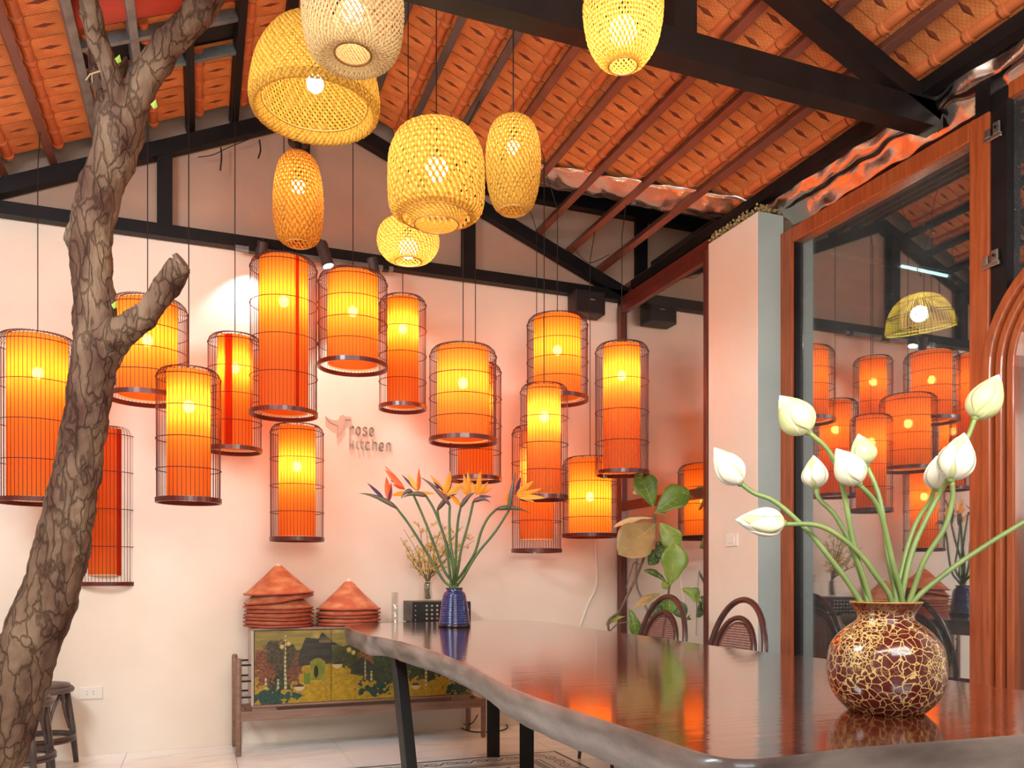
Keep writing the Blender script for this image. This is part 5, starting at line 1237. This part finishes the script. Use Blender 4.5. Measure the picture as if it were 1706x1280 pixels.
# ------------------------------------------------------------------ small fittings
ivory = pbr('ivory_plastic', hexc('e9e2d6'), .35)
a = onY(132, 1145, YW); b = onY(171, 1164, YW)
r = thing('wall_outlet', ((a.x+b.x)/2, YW, (a.z+b.z)/2), 'white double socket plate low on the wall between stools and sideboard', 'socket')
MB().box((a.x, YW-.010, b.z), (b.x, YW, a.z)).build('plate', ivory, r, bevel=.002)
MB().box((a.x+.018, YW-.013, b.z+.006), (b.x-.024, YW-.009, a.z-.006)).build('socket_block', ivory, r, bevel=.001)
xc = (a.x+b.x)/2; zc = (a.z+b.z)/2
for sx in (-.019, .014):
    for sz in (-.008, .008): MB().tube([(xc+sx, YW-.0135, zc+sz), (xc+sx, YW-.012, zc+sz)], .0026, 8).build('pin_hole', M['steel_black'], r)
a = onX(1210, 890, XR); b = onX(1230, 910, XR)
r = thing('light_switch', (XR, (a.y+b.y)/2, (a.z+b.z)/2), 'white light switch on the column face beside the lotus buds', 'switch')
MB().box((XR-.009, b.y, b.z), (XR, a.y, a.z)).build('plate', ivory, r, bevel=.002)
MB().box((XR-.012, b.y+.025, b.z+.018), (XR-.008, a.y-.025, a.z-.015)).build('rocker', ivory, r, bevel=.001)
wc = pbr('white_conduit', hexc('e9e4da'), .4)
p = [onY(966, 1046, YW-.008), onY(980, 1005, YW-.008), onY(994, 972, YW-.008), onY(991, 900, YW-.008)]
tag(MB().tube(catmull(p, 4), .0075, 8).build('wall_cable', wc, smooth=True), 'white cable running down the back wall near the corner window', 'cable')
p = [onZ(785, 1207, .012), onZ(766, 1190+15, .012), onZ(763, 1208, .010), onZ(780, 1218, .006), onZ(812, 1220, .006), onZ(840, 1216, .006), onZ(845, 1209, .006), onZ(828, 1206, .006)]
p[0] = Vector((p[0].x, 5.30, .10)); p[1] = Vector((p[1].x, 5.26, .05))
tag(MB().tube(catmull(p, 6), .004, 6).build('floor_cable', M['cord'], smooth=True), 'black power cable looping on the floor under the right end of the sideboard', 'cable')
# thin black cables tied along the left rafter and dangling
Yc = TB-.045
for pts_, lb in (([(330, 262), (355, 258), (380, 246), (405, 236), (440, 218)], 'thin black cable tied along the left rafter above the lanterns'),
                 ([(368, 246), (369, 262), (367, 284)], 'short loose cable end hanging from the left rafter, left one'),
                 ([(432, 233), (434, 250), (430, 264)], 'short loose cable end hanging from the left rafter, right one'),
                 ([(955, 412), (968, 428), (982, 438), (1000, 432), (1015, 424)], 'thin cable sagging between two battens in the right corner')):
    tag(MB().tube(catmull([onY(x, y, Yc if x < 800 else 5.0) for x, y in pts_], 5), .0028 if len(pts_) > 3 else .005, 5).build('loose_cable', M['cord'], smooth=True), lb, 'cable')
# wires on the wall seen in the corner window bay

# dark counter outside behind the tall glass, with a few things on it
ct = thing('yard_counter', (4.1, 3.7, 0), 'dark outdoor counter seen through the tall glass pane', 'counter')
dk = pbr('counter_dark', hexc('2a2422'), .4, col2=hexc('3a322e'), scale=5)
MB().box((3.72, 2.7, .90), (4.25, 4.75, .93)).build('worktop', pbr('counter_top', hexc('3a3d3c'), .2), ct, bevel=.004)
MB().box((3.76, 2.74, .08), (4.22, 4.71, .90)).build('body', dk, ct)
for k in range(4):
    d_ = MB().box((3.745, 2.76+k*.49, .12), (3.762, 3.23+k*.49, .87)).build('door', dk, ct, bevel=.004)
    MB().tube([(3.735, 3.17+k*.49, .5), (3.735, 3.17+k*.49, .66)], .006, 8).build('handle', M['batten_grey'], d_)
def on_counter(px, X=3.92):
    r_ = ray(px, 990); return Vector((X, r_.y*X/r_.x, .93))
c = on_counter(1361); t = thing('soap_dispenser', c, 'small dark soap bottle with a white pump on the outdoor counter', 'bottle')
MB().lathe([(.001, 0), (.036, .001), (.037, .01), (.036, .075), (.026, .095), (.012, .10), (.012, .108)], c, 20).build('bottle', pbr('soap_dark', hexc('20262a'), .2), t, smooth=True)
pw = pbr('pump_white', hexc('ecebe6'), .3); MB().tube([c+Vector((0, 0, .106)), c+Vector((0, 0, .122))], .012, 12).build('collar', pw, t)
MB().tube([c+Vector((0, 0, .12)), c+Vector((0, 0, .146)), c+Vector((-.01, .02, .150)), c+Vector((-.02, .04, .142))], .0042, 8).build('pump', pw, t)
c = on_counter(1410); t = thing('teal_tray', c, 'shallow teal tray on the outdoor counter beside the soap bottle', 'tray')
MB().lathe([(.001, .004), (.09, .004), (.105, .03), (.110, .03), (.095, 0), (.001, 0)], c, 28).build('dish', pbr('teal_glaze', hexc('2b8d88'), .25), t, smooth=True)
c = on_counter(1446); t = thing('brass_bowl', c, 'small shiny brass bowl on the outdoor counter behind the lotus stems', 'bowl')
MB().lathe([(.001, .003), (.03, .003), (.055, .03), (.062, .06), (.065, .06), (.058, .03), (.034, 0), (.001, 0)], c, 24).build('bowl', pbr('brass', hexc('c89a45'), .2, .9), t, smooth=True)
